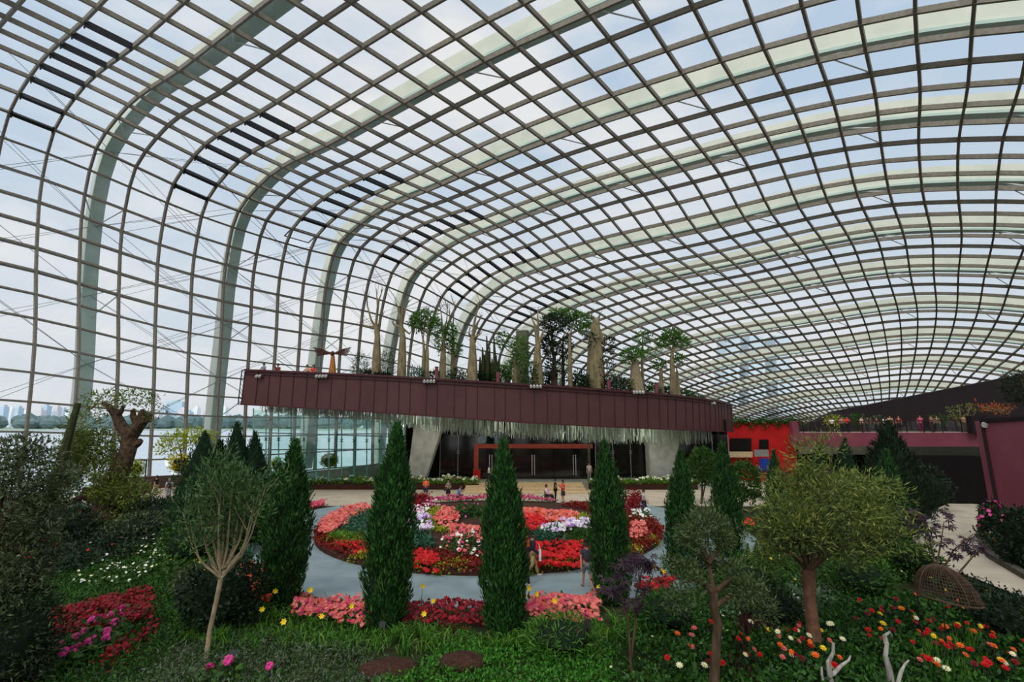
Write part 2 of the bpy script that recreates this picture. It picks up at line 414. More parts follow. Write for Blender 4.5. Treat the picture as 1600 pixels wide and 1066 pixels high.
    def hr():
        n = ['a','b','c']; h = Vector(J['head']); f = (Vector(J['nose'])-h).normalized()
        JJ = dict(a=tuple(Vector(J['crown'])+Vector((0,0,.0))-f*.005), b=tuple(h-f*.05+Vector((0,0,.02))), c=tuple(h-f*.055-Vector((0,0,.05 if not longhair else .18))))
        return graph('hair', JJ, n, [('a','b'),('b','c')], dict(a=.084, b=.09, c=.06), 'b')
    part('hair', ('hair', longhair), hr, M[hair])
    for k in 'lr':
        def shoe():
            mb = MB(); a, t = Vector(J[k+'a']), Vector(J[k+'t'])
            d = (t-a); yaw = math.atan2(-d.x, d.y); pit = math.atan2(d.z+.045, math.hypot(d.x, d.y))
            c = (a*.45+t*.55) - Vector((0,0,.015)); rot = Matrix.Rotation(yaw, 3, 'Z') @ Matrix.Rotation(pit, 3, 'X')
            return grab(mb.ell(c, (.05,.135,.04), n=10, k=6, rot=rot))
        part('shoe', 'shoe'+k, shoe, cloth(shoes))
    h = Vector(J['head']); f = (Vector(J['nose'])-h); f.normalize()
    for s in (-1, 1):
        part('eye', 'eye%d' % s, lambda: grab(MB().ell(h + f*.078 + Vector((s*.032,0,.012)), (.012,.008,.008), n=8, k=5)), M['hair'])
        part('ear', 'ear%d' % s, lambda: grab(MB().ell(h + Vector((s*.088,-.01,0)), (.012,.02,.03), n=8, k=5)), M['skin'])
    part('mouth', 'mouth', lambda: grab(MB().ell(h + f*.082 - Vector((0,0,.045)), (.024,.008,.006), n=8, k=5)), M['lip'])
    return root
PI = math.pi
def pers(px, py, *a, z=None, **k):
    p = g(px, py) if z is None else g(px, py, z)
    return person(p, *a, **k)
#  rz: figure faces local +Y; PI faces the camera
pers(665, 781, PI+.3, 'hold', 'person in orange t-shirt and dark blue shorts standing on the plaza behind the round bed', (226,84,40), (36,44,66), shorts=True)
pers(700, 783, PI-.2, 'hold', 'woman in black and white top and black skirt standing on the plaza', (96,92,90), (20,18,20), skirt=True, longhair=True, scale=.95)
pers(716, 783, -PI/2-.3, 'squat', 'person in blue shirt crouching to take a photo on the plaza', (78,118,168), (22,22,26))
wheel_man = pers(855, 785, -PI/2-.4, 'sit', 'person in pale pink shirt sitting in the wheelchair', (206,170,178), (22,22,24), longsleeve=True)
pers(868, 783, -PI/2, 'hold', 'person in black shirt and black trousers beside the wheelchair', (28,30,26), (20,20,22))
pers(880, 786, PI/2+.5, 'camera', 'woman in red top and dark skirt standing right of the wheelchair', (206,40,40), (44,32,36), skirt=True, scale=.97)
pers(1007, 806, -PI/2-.2, 'walk', 'person in light grey shirt and jeans walking right of the round bed', (176,178,178), (44,52,74))
pers(832, 903, -PI/2+.3, 'walk', 'person in navy jacket and khaki trousers walking past the middle cypress', (30,32,44), (170,142,96), longsleeve=True, shoes=(200,196,190))
pers(819, 918, .3, 'walk', 'person in black trousers half hidden behind the middle cypress', (34,26,28), (26,22,24))
pers(918, 922, .15, 'walk', 'person in charcoal t-shirt and grey shorts walking away on the grey path', (62,58,66), (122,118,120), shorts=True, shoes=(120,70,44))
pers(242, 777, PI/2, 'walk', 'person in black t-shirt and khaki trousers walking by the brown parapet', (22,22,26), (170,150,118))
bp_p = pers(262, 783, .5, 'stand', 'grey-haired person in pale blue shirt with black backpack', (166,184,196), (130,130,132), hair='greyhair')
pers(921, 752, PI, 'stand', 'person in pale shirt standing at the right of the entrance doors', (176,170,166), (120,116,112), z=.6, hair='hair')
pers(764, 757, -PI/2, 'walk', 'person in white shirt on the steps left of the middle cypress', (214,212,208), (40,40,46), z=.6)
# ------------------------------------------------------------------ things people carry
p = g(262, 783); mb = MB(); c = p+Vector((.10,-.19,1.22)); mb.ell(c, (.17,.11,.24), n=12, k=8)
bk = empty('backpack', 'black backpack on the back of the grey-haired person', 'backpack', c); mb.build('bag_body', M['black'], bk, smooth=True)
mb = MB(); mb.ell(c+Vector((0,-.1,-.08)), (.11,.05,.10), n=10, k=6); mb.build('front_pocket', M['dkconc'], bk, smooth=True)
p = g(832, 903); c = p+Vector((.30,-.1,.93)); b = empty('shoulder_bag', 'white flat bag carried by the person in the navy jacket', 'bag', c)
mb = MB(); mb.box(c+Vector((-.05,-.14,-.26)), c+Vector((.04,.14,.14))); mb.build('pouch', M['white'], b)
mb = MB(); mb.tube([c+Vector((0,-.12,.14)), c+Vector((-.04,-.06,.36)), c+Vector((-.05,.04,.36)), c+Vector((0,.12,.14))], .012, 6); mb.build('strap', M['white'], b)
p = g(829, 902); c = p+Vector((-.18,-.12,1.18)); b = tag(MB().ell(c, (.16,.1,.42), n=12, k=8, jit=.05).build('scarf', cloth((222,84,36)), smooth=True), 'orange scarf hanging from the person in the navy jacket', 'scarf')
p = g(700, 783); c = p+Vector((-.26,-.02,.86)); b = empty('handbag', 'black handbag at the side of the woman in a black skirt', 'bag', c)
MB().ell(c, (.07,.15,.13), n=10, k=6).build('pouch', M['black'], b, smooth=True)
MB().tube([c+Vector((0,-.1,.1)), c+Vector((.03,-.04,.42)), c+Vector((.03,.04,.42)), c+Vector((0,.1,.1))], .012, 6).build('strap', M['black'], b)
# wheelchair
def wheelchair(loc, rz):
    w = bpy.data.objects.new('wheelchair', None); col.objects.link(w); w.location = loc; w.rotation_euler.z = rz
    tag(w, 'black wheelchair with spoked wheels on the plaza', 'wheelchair')
    def ring(c, r, t):
        return [(c[0], c[1]+r*math.cos(a*PI/12), c[2]+r*math.sin(a*PI/12)) for a in range(25)]
    for s in (-1, 1):
        mb = MB(); mb.tube(ring((s*.29,-.05,.31),.29,0), .022, 6)
        for a in range(8): mb.tube([(s*.29,-.05,.31),(s*.29,-.05+.28*math.cos(a*PI/4),.31+.28*math.sin(a*PI/4))], .006, 4)
        mb.build('wheel', M['black'], w, loc=(0,0,0))
        mb = MB(); mb.tube(ring((s*.24,.42,.09),.075,0), .02, 6); mb.build('caster', M['black'], w, loc=(0,0,0))
        mb = MB(); mb.tube([(s*.24,-.22,.95),(s*.24,-.14,.85),(s*.24,-.12,.45),(s*.24,.36,.45),(s*.24,.42,.15)], .014, 6)
        mb.tube([(s*.24,-.12,.68),(s*.24,.2,.68),(s*.24,.26,.46)], .014, 6); mb.build('frame', M['cable'], w, loc=(0,0,0))
        mb = MB(); mb.box((s*.12-.07,.50,.05),(s*.12+.07,.72,.075)); mb.build('footrest', M['black'], w, loc=(0,0,0))
    MB().box((-.23,-.12,.42),(.23,.34,.46)).build('seat', M['black'], w, loc=(0,0,0))
    MB().box((-.23,-.16,.46),(.23,-.13,.85)).build('backrest', M['black'], w, loc=(0,0,0))
wheelchair(wheel_man.location, wheel_man.rotation_euler.z)
# ------------------------------------------------------------------ dome
def hermite(xs, ys, x):
    xs = list(xs); n = len(xs); ys = [np.asarray(y, float) for y in ys]
    i = max(0, min(n-2, int(np.searchsorted(xs, x)-1))); h = xs[i+1]-xs[i]
    def sl(k):
        if k == 0: return (ys[1]-ys[0])/(xs[1]-xs[0])
        if k == n-1: return (ys[-1]-ys[-2])/(xs[-1]-xs[-2])
        h0, h1 = xs[k]-xs[k-1], xs[k+1]-xs[k]
        return ((ys[k]-ys[k-1])/h0*h1 + (ys[k+1]-ys[k])/h1*h0)/(h0+h1)
    t = (x-xs[i])/h; m0, m1 = sl(i)*h, sl(i+1)*h
    return (2*t**3-3*t*t+1)*ys[i] + (t**3-2*t*t+t)*m0 + (-2*t**3+3*t*t)*ys[i+1] + (t**3-t*t)*m1
P0 = [(0,.4),(-.3,9),(-.3,16.5),(-.2,24),(1.5,29),(5.5,31.1),(18,32.8),(42,33.9),(67,30.6),(86,20),(95,0)]
SEC = {-26: [(p*.9+4, z*.75) for p, z in P0], -14: [(p*.98+1, z*.93) for p, z in P0],
 -5: [(-1,.4),(-3.5,12.5),(-8,22),(-10.5,29.5),(-8.5,34.6),(-3.5,36.4),(11,36.2),(34,35.6),(66,31.8),(86,20),(95,0)],
 0: [(-.3,.4),(-2,12.5),(-5.5,22),(-7,29),(-5.6,33.7),(-1,35.5),(12,35.4),(35,35.3),(66,31.5),(86,20),(95,0)],
 4: [(0,.4),(-1,9),(-1.8,16),(-2.4,24.5),(-.9,30),(3,32.3),(16,33.4),(38,34.4),(67,31.0),(86,20),(95,0)],
 8: P0,
 11: [(.2,.4),(-.1,9),(0,16.5),(.7,23),(2.8,28.5),(7.5,30.9),(20,32.4),(41,33.2),(65,31),(86,21),(95,0)],
 14: [(.8,.4),(.5,9),(.8,15.8),(1.8,21.6),(4.2,26.8),(8.8,29.4),(20.5,31.6),(40,32.8),(64,31.3),(86,21),(96,0)],
 17: [(3,.4),(2.3,9),(2.5,15.5),(3.5,20.5),(6,24.3),(10,27),(22,29.4),(41,30.3),(64,30.2),(88,20),(98,0)],
 21: [(5.5,.4),(5,8.5),(5.2,14),(6.5,18.5),(9.5,22),(14,24.3),(25,26.8),(43,28.2),(66,28.6),(89,19.5),(99,0)],
 25: [(9,.4),(8.5,7.5),(9,12),(10.5,16),(13.5,19),(18,21.3),(29,24.3),(47,26.4),(68,26.4),(90,18),(99,0)],
 29: [(13,.4),(12.8,6.5),(13.5,10.5),(15,14),(18,16.7),(23,18.8),(33,21),(50,22.8),(70,23.3),(90,16),(99,0)],
 33: [(18,.4),(18,5.5),(18.7,8.8),(20.3,11.5),(23.3,13.8),(28,15.6),(38,17.8),(53,19.4),(71,20),(89,14),(97,0)],
 37: [(24,.4),(24,4.5),(25,7),(26.7,9.2),(29.5,11),(34,12.6),(43,14.6),(56,16),(71,16.6),(86,11.5),(93,0)],
 41: [(31,.4),(31.2,3.4),(32,5.2),(33.5,6.8),(36.5,8.2),(40.5,9.5),(48,11),(58.5,12.1),(70,12.5),(82,8.5),(88,0)],
 45: [(40,.4),(40.2,2),(41,3.2),(42.5,4.2),(44.5,5.2),(47.5,6),(53,7),(60,7.8),(68,8),(76,5.5),(81,0)],
 48: [(50,.4),(50.3,.8),(51,1.2),(52,1.6),(53,2),(55,2.4),(58,2.8),(61,3),(64,2.8),(68,2),(71,0)]}
TK = sorted(SEC)
BASE, AX, E = np.array([-39., 42.]), np.array([.541, .841]), np.array([.841, -.541])
def dome_xy(t, p): q = BASE + AX*3*t + E*p; return q[0], q[1]
NW, NR = 16, 38
LR = 109.; _sp = [0.]
for _i in range(NR): _sp.append(_sp[-1] + 2.25 + .75*sstep(_sp[-1]/30))
FR = np.array(_sp)/_sp[-1]           # rows on the wall + haunch, rows over the roof
def hoop(t):
    """nodes of the hoop at station t (3 m apart): p, z and outward normal in the hoop plane"""
    c = hermite(TK, [np.array(SEC[k]) for k in TK], t)
    d = np.concatenate([[0], np.cumsum(np.hypot(*(np.diff(c, axis=0).T)))])
    ss = np.concatenate([np.linspace(0, d[5], NW+1), (d[5]+(d[-1]-d[5])*FR)[1:]])
    pts = np.array([hermite(d, c, s) for s in ss])
    tn = np.gradient(pts, axis=0); tn /= np.linalg.norm(tn, axis=1, keepdims=True)
    return pts, np.stack([-tn[:, 1], tn[:, 0]], axis=1)
def to3(t, pz): x, y = dome_xy(t, pz[0]); return np.array([x, y, pz[1]])
def n3(n): return np.array([E[0]*n[0], E[1]*n[0], n[1]])
T0, T1 = -24, 47
TS = list(range(T0, T1+1)); HP = {}; HN = {}
for t in TS:
    pz, nn = hoop(t); HP[t] = np.array([to3(t, q) for q in pz]); HN[t] = np.array([n3(q) for q in nn])
NN = NW+NR+1
# glass shell (one pane skin), a hair outside the bars
G = np.concatenate([HP[t]+HN[t]*.10 for t in TS])
OPEN = set()
fq = np.array([(a*NN+i, a*NN+i+1, (a+1)*NN+i+1, (a+1)*NN+i) for a in range(len(TS)-1) for i in range(NN-1) if not (TS[a] == 7 and i == 13)])
glass = struct(MB().add(G, fq).build('ceiling', M['glass'], smooth=True))
def sweep(mb, P, N, w, h, off=0.0, m=0):
    P = np.asarray(P); N = np.asarray(N); tn = np.gradient(P, axis=0); tn /= np.linalg.norm(tn, axis=1, keepdims=True)
    S = np.cross(tn, N); S /= np.linalg.norm(S, axis=1, keepdims=True); w = np.broadcast_to(w, (len(P),))[:, None]; h = np.broadcast_to(h, (len(P),))[:, None]
    off = np.broadcast_to(off, (len(P),))[:, None]
    A = P+N*off
    V = np.stack([A-S*w/2, A+S*w/2, A+S*w/2+N*h, A-S*w/2+N*h], axis=1).reshape(-1, 3); n = len(P)
    f = [(i*4+k, i*4+(k+1) % 4, (i+1)*4+(k+1) % 4, (i+1)*4+k) for i in range(n-1) for k in range(4)] + [(3,2,1,0), (4*n-4,4*n-3,4*n-2,4*n-1)]
    return mb.add(V, f, m)
for t in TS:
    if t < -12: continue
    sweep(MB(), HP[t], HN[t], .18, .42, -.34).build('glazing_bar', M['bar'], glass)
for i in range(0, NN):
    P = np.array([HP[t][i] for t in TS]); N = np.array([HN[t][i] for t in TS])
    big = i >= 8
    sweep(MB(), P, N, .20 if big else .14, .36 if big else .22, -.28).build('purlin', M['bar'], glass)
# white steel arches outside the glass, one every four bays
for k in range(-2, 12):
    t = 1.45+4*k
    pz, nn = hoop(t); P = np.array([to3(t, q) for q in pz]); N = np.array([n3(q) for q in nn])
    i = np.arange(NN); off = 1.0 + 2.0*np.clip(1-i/11, 0, 1) + 1.2*np.clip((i-42)/10, 0, 1)
    Pb = P.copy()
    nm = struct(sweep(MB(), P, N, .8, 1.6, off+.25).build('trim_%d' % (k+3), M['rib']))
    sweep(MB(), P, N, 1.2, .25, off).build('shade_strip', M['underside_shade'], nm)  # shade on the arch underside, put into the colour of an added strip
    st = MB()
    for j in range(3, NN-4, 4):
        for dt in (-1, 1):
            tt = int(math.floor(t)) if dt < 0 else int(math.floor(t))+1
            if tt in HP: st.tube([P[j]+N[j]*(off[j]+.1), HP[tt][min(NN-1, j+1)]], .06, 5)
    st.build('strut', M['white'], nm)
    if k >= 0 and k < 7:                                   # thin stays fanning out over the haunch
        cb = MB()
        for j in (5, 8, 11, 14):
            for tt, dj in ((t-4+.05, 3), (t+4-.05, 3), (t-2.45, 2), (t+2.55, 2)):
                ti = int(round(tt))
                if ti in HP:
                    cb.tube([P[j]+N[j]*off[j], HP[ti][j+dj]+HN[ti][j+dj]*.6], .022, 4)
                    cb.tube([P[j]+N[j]*off[j], HP[ti][max(0, j-dj)]+HN[ti][max(0, j-dj)]*.6], .022, 4)
        cb.build('stay_cable', M['cable'], nm)
# black ventilation flaps across the haunch, one bay in four
ordn = ['nearest', 'second', 'third', 'fourth', 'fifth', 'sixth', 'seventh']
for b, t in enumerate((-1, 3, 7, 11, 15, 19)):
    for j in range(14, 22):
        A, B, n = HP[t][j], HP[t+1][j], HN[t][j]
        if t == 7 and j == 14:
            A2, B2 = HP[t][14], HP[t+1][14]; A, B = HP[t][13], HP[t+1][13]
            o = A2-(A2-A)*.1; ev = empty('roof_vent', 'open pale vent pane tilted out of the third row of roof vents', 'vent', A2)
            C_, D_ = A2 + n*.9 - (A2-A)*.75, B2 + n*.9 - (B2-B)*.75
            MB().add([A2, B2, D_, C_], [(0,1,2,3)]).build('pane', M['glass'], ev)
            f = MB(); f.bar(A2, B2, .2, .3); f.bar(C_, D_, .1, .1); f.bar(A2, C_, .1, .1); f.bar(B2, D_, .1, .1); f.build('frame', M['black'], ev)
            continue
        ve = empty('roof_vent', 'black roof vent bar in the %s row of vents from the left' % ordn[b], 'vent', A, 'black roof vents, %s row' % ordn[b])
        d = (B-A)/np.linalg.norm(B-A); up = np.cross(d, n)
        f = MB(); f.bar(A-n*.18+d*.1, B-n*.18-d*.1, .34, .40, up=tuple(n)); f.build('flap_bar', M['black'], ve)
        for q in (.04, .96):
            c = A+(B-A)*q - n*.35; MB().bar(c-up*.35, c+up*.35, .12, .16, up=tuple(n)).build('actuator', M['black'], ve)

# ------------------------------------------------------------------ ground and paths
V = []; nt_, np_ = 63, 102
for a in range(nt_):
    for b in range(np_):
        t = -14+a; p = -2.5+b*1.02; x, y = dome_xy(t, p); V.append((x, y, terr(x, y) + (.0)))
struct(MB().add(V, np.array([(a*np_+b, a*np_+b+1, (a+1)*np_+b+1, (a+1)*np_+b) for a in range(nt_-1) for b in range(np_-1)])).build('floor', M['soil']))
def poly_ground(name, pts, m, dz, res=None):
    """flat paving laid on the ground as a fan-free strip polygon"""
    mb = MB(); v = [(x, y, terr(x, y)+dz) for x, y in pts]
    lo = [(x, y, z-.25) for x, y, z in v]; n = len(v)
    mb.add(v+lo, [tuple(range(n))] + [(i, i+n, (i+1) % n+n, (i+1) % n) for i in range(n)])
    return struct(mb.build(name, m))
BC = (-1.25, 31.0); BR = 9.55
for q_ in ([(-21,39.2),(20,39.0),(20,49.6),(-21,49.6)], [(-37,43.5),(-30,38.6),(-21,39.2),(-21,49.6),(-29.5,55),(-32,53)]): poly_ground('plaza_paving', q_, M['pave'], .03)
mb = MB(); cl = [(20,39.0),(20.4,42),(21,45),(21.6,48),(22.2,52),(23,57),(24,63)]; cr = [(24.6,34.5),(27,40),(29,44),(31,49),(33.5,54),(36,59),(38,65)]
vv_ = []
for i in range(25):
    u_ = i/24*6; k_ = min(5, int(u_)); f_ = u_-k_
    (ax,ay), (bx_,by_) = [(s_[k_][0]+(s_[k_+1][0]-s_[k_][0])*f_, s_[k_][1]+(s_[k_+1][1]-s_[k_][1])*f_) for s_ in (cl, cr)]
    for j in range(13): x_, y_ = ax+(bx_-ax)*j/12, ay+(by_-ay)*j/12; vv_.append((x_, y_, terr(x_, y_)+.05))
mb.add(vv_, [(13*i+j, 13*i+j+1, 13*i+j+14, 13*i+j+13) for i in range(24) for j in range(12)]); struct(mb.build('plaza_paving', M['pave']))
pts = [(BC[0]+14.4*math.cos(a), BC[1]+13.0*math.sin(a)) for a in np.linspace(PI-.70, 2*PI+.70, 70)]
poly_ground('ring_path', pts, M['path'], .05)
# curved beige path at the far right, following the falling ground
rp_ = [[g(*q) for q in r] for r in (((1418,788),(1530,788)),((1420,810),(1526,812)),((1424,842),(1528,840)),((1466,884),(1545,874)),((1527,908),(1602,908)),((1620,945),(1690,950)))]
mb = MB(); vv = []
for a, b in rp_:
    for q in (a, b):
        p = Vector(q); k = (CAM_H - terr(p.x, p.y)-.0)/CAM_H; vv.append((p.x*k, p.y*k, terr(p.x*k, p.y*k)+.06))
mb.add(vv, [(2*i, 2*i+1, 2*i+3, 2*i+2) for i in range(5)]); struct(mb.build('side_path', M['pave']))
# kerb round the far side path
mb = MB()
for i in range(2, 5): mb.bar(Vector(vv[2*i+1])+Vector((.1,0,.05)), Vector(vv[2*i+3])+Vector((.1,0,.05)), .3, .35)
struct(mb.build('side_path_kerb', M['dkconc']))
# circular bed base
mb = MB(); k = 64
def gb(px, py):
    q = g(px, py, .4)
    for _ in range(6): q = g(px, py, bedz(q.x, q.y)+.12)
    return q
vr = [(BC[0]+BR*math.cos(2*PI*i/k), BC[1]+BR*math.sin(2*PI*i/k)) for i in range(k)]
mb.add([(x,y,-.05) for x,y in vr]+[(x,y,.22) for x,y in vr]+[(BC[0]+(x-BC[0])*.55, BC[1]+(y-BC[1])*.55,.55) for x,y in vr]+[(BC[0],BC[1],.8)],
       [(i,(i+1)%k,k+(i+1)%k,k+i) for i in range(k)]+[(k+i,k+(i+1)%k,2*k+(i+1)%k,2*k+i) for i in range(k)]+[(2*k+i,2*k+(i+1)%k,3*k) for i in range(k)])
struct(mb.build('round_bed_soil', M['mulch'], smooth=False))
def bedz(x, y):
    d = math.hypot(x-BC[0], y-BC[1])/BR
    if d > 1: return 0
    return .8-.25*d/.55 if d < .55 else .55-.33*(d-.55)/.45

# ------------------------------------------------------------------ water and far shore
mb = MB(); mb.add([(-2500,20,-4.5),(-2500,2600,-4.5),(1800,2600,-4.5),(1800,175,-4.5),(45,172,-4.5),(-44,38,-4.5),(-75,-20,-4.5),(-600,-40,-4.5)], [(0,1,2,3,4,5,6,7)][::1]); struct(mb.build('river_water', M['water']))
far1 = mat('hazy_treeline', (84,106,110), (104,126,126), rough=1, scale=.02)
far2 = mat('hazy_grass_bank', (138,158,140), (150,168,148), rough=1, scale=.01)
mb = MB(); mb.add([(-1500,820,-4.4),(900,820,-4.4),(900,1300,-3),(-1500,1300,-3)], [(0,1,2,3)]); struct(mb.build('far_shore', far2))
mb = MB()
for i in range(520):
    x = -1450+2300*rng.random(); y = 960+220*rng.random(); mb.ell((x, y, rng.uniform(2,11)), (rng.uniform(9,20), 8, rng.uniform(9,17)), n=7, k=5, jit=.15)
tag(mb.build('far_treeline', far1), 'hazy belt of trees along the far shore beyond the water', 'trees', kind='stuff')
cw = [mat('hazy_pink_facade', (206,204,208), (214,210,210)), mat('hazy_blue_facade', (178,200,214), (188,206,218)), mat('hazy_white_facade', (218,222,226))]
cityx = [(-52+i*8.5+random.uniform(-3,3), random.uniform(634,646)) for i in range(12)] + [(245+i*13+random.uniform(-4,4), random.uniform(637,647)) for i in range(9)]
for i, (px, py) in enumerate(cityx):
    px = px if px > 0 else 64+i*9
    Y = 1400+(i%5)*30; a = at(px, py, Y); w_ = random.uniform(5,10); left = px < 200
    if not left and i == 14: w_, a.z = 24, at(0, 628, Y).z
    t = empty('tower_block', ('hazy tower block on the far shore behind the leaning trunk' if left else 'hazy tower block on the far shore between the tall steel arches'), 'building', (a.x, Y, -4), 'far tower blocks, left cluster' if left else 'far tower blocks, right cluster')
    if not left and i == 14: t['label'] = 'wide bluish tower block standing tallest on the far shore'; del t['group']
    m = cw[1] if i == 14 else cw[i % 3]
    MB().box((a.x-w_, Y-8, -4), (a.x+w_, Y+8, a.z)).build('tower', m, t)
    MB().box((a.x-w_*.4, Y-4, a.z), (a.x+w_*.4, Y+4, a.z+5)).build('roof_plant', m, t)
# bluish towers far beyond the end of the dome
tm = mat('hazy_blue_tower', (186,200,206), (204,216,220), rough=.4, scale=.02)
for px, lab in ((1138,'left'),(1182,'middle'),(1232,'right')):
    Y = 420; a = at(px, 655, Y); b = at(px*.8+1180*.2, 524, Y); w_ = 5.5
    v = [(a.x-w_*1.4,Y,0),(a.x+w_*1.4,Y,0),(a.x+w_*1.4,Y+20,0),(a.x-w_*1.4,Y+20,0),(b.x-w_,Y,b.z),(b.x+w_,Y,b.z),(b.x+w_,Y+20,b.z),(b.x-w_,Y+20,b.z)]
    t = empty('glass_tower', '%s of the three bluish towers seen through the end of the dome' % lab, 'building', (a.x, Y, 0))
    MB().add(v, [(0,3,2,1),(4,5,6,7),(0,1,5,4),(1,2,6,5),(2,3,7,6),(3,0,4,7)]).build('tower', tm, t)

# ------------------------------------------------------------------ canopy pavilion
FX = [383, 420, 480, 600, 700, 800, 880, 950, 1010, 1060, 1100, 1124, 1138, 1144]
FD = [44, 43.6, 43, 42.4, 42, 42, 42.3, 43, 44.2, 46, 48.6, 51.5, 55, 60]
FT = [578.5, 580, 582.5, 588, 594, 600, 605, 610, 614.5, 619, 624, 628, 631.5, 634]
FB = [632, 634, 637.5, 645, 652, 659, 663.5, 667, 669.5, 671.5, 673, 674, 674.5, 675]
top = [at(x, y, d) for x, y, d in zip(FX, FT, FD)]; bot = [at(x+float(np.interp(x,[383,420,800,1144],[-6,-5,0,2])), y, d-.1) for x, y, d in zip(FX, FB, FD)]
def along(u):      # dense plan curve
    xs = list(range(len(FX)))
    return hermite(xs, top, u), hermite(xs, bot, u)
nf = 150; FC = [along(i*(len(FX)-1)/(nf-1)) for i in range(nf)]
length = np.concatenate([[0], np.cumsum([np.linalg.norm(FC[i+1][0]-FC[i][0]) for i in range(nf-1)])])
fas = mat('maroon_metal_panels', (78,42,39), (88,49,45), rough=.5, scale=.5, spec=.35)
can = empty('canopy_pavilion', 'maroon panelled canopy slab with curved front carrying the roof garden', 'canopy', (0,43,0))
mb = MB(); v = []
for a, b in FC: v += [tuple(a), tuple(b)]
mb.add(v, [(2*i, 2*i+1, 2*i+3, 2*i+2) for i in range(nf-1)])
mb.build('fascia', fas, can, smooth=True)
mb = MB(); acc = 0
for i in range(nf-1):
    if length[i] >= acc:
        acc += 1.13; a, b = Vector(FC[i][0]), Vector(FC[i][1]); mb.bar(a-Vector((0,.02,.12)), b-Vector((0,.02,-.05)), .045, .06, up=(0,1,0))
mb.build('panel_seams', mat('dark_seam', (50,24,24), rough=.7), can)  # darker maroon joints between the fascia panels
for nm_, off_, k_, w_, h_ in (('top_rail', Vector((0,-.08,0)), 0, .22, .16), ('mid_rail', Vector((0,-.08,-.32)), 0, .08, .05), ('bottom_rail', Vector((0,-.08,0)), 1, .16, .12)):
    P = np.array([Vector(FC[i][k_])+off_ for i in range(nf)]); N = np.tile([0,0,1.], (nf,1))
    sweep(MB(), P, N, w_, h_, -h_/2).build(nm_, mat('maroon_rail', (70,32,36), rough=.5), can)
def backset(p, Y): k = (Y); return Vector((p[0]*(1+.0*(Y-p[1])), Y, p[2]))
mb = MB(); v = []; 
BK = [max(FC[i][0][1]+.3, 62) for i in range(nf)]
for i in range(nf): v += [tuple(Vector(FC[i][0])-Vector((0,0,.35))), (FC[i][0][0], BK[i], FC[i][0][2]-.35)]
mb.add(v, [(2*i, 2*i+2, 2*i+3, 2*i+1) for i in range(nf-1)]); mb.build('roof_deck', M['mulch'], can)
mb = MB(); v = []
sof = mat('soffit_grey_green', (138,150,134), (152,162,146), rough=.9)
for i in range(nf): v += [tuple(Vector(FC[i][1])), (FC[i][1][0], BK[i], min(FC[i][1][2]+.6, FC[i][0][2]-.5))]
mb.add(v, [(2*i, 2*i+2, 2*i+3, 2*i+1) for i in range(nf-1)]); mb.build('soffit', sof, can)
a, b = top[0], bot[0]
mb = MB(); mb.add([a, b, (b.x, 62, b.z), (a.x, 62, a.z)], [(0,1,2,3)]); mb.build('end_panel', mat('end_panel_glass', (92,96,94), (120,124,120), rough=.3, scale=2), can)
mb = MB(); mb.bar(a+Vector((-.25,-.05,0)), b+Vector((-.25,-.05,0)), .06, .06); mb.bar(a+Vector((-.25,-.05,0)), a, .06, .06); mb.bar(b+Vector((-.25,-.05,0)), b, .06, .06)
for k in range(8): q = a.lerp(b, k/8); q2 = a.lerp(b, (k+1)/8); mb.bar(q+Vector((-.25,-.05,0)), q2, .03, .03)
mb.build('end_bracing', M['black'], can)
def deckz(x):
    xs = [f[0][0] for f in FC]; return float(np.interp(x, xs, [f[0][2] for f in FC])) - .35
def deckfront(x): return float(np.interp(x, [f[0][0] for f in FC], [f[0][1] for f in FC]))
def botz(x): return float(np.interp(x, [f[1][0] for f in FC], [f[1][2] for f in FC]))
# point lights added as fill to brighten the dark pavilion front under the canopy
for i, (x_, y_) in enumerate(((-8,46.4),(-1,46),(5.5,46.2),(11.5,47.6))):
    l = bpy.data.lights.new('canopy_fill', 'POINT'); l.energy = 230; l.shadow_soft_size = .5; l.color = (1, .95, .86)
    lo_ = bpy.data.objects.new('canopy_fill', l); col.objects.link(lo_); lo_.location = (x_, y_, botz(x_)-.5)
# bead strings under the soffit
mb = MB(); n = 3600
P, D, N, L = [], [], [], []
sx0, sx1 = FC[4][1][0], FC[132][1][0]
for i in range(n):
    x = rng.uniform(sx0, sx1); y = deckfront(x) + rng.uniform(.6, 5.2) + rng.random()
    if min(math.hypot(x-lx, y-ly) for lx, ly in ((-8,46.4),(-1,46),(5.5,46.2),(11.5,47.6))) < 1.1: continue
    z = botz(x)+.5; low = np.interp(x, [sx0, -12, -6, 15, 20], [.6, .9, 1.5, 1.5, 1.3])
    ln = .5 + low*rng.uniform(.45, 1.0)
    P.append((x, y, z)); D.append((rng.normal(0,.03), 0, -1)); N.append((rng.normal(0,.5), -1, 0)); L.append(ln)
beads = leafmat('pale_bead_string', [(124,138,122),(176,188,172),(100,114,100)], .1)
P, D, N, L = map(np.array, (P, D, N, L)); S = np.cross(D, N); S /= np.linalg.norm(S, axis=1, keepdims=True); wv = .017; n = len(P)
Vv = np.stack([P-S*wv, P+S*wv, P+D*L[:, None]+S*wv, P+D*L[:, None]-S*wv], axis=1).reshape(-1, 3)
tag(mb.add(Vv, np.arange(4*n).reshape(n, 4)).build('hanging_strings', beads), 'curtain of pale strings hanging under the maroon canopy', 'hanging decoration', kind='stuff')
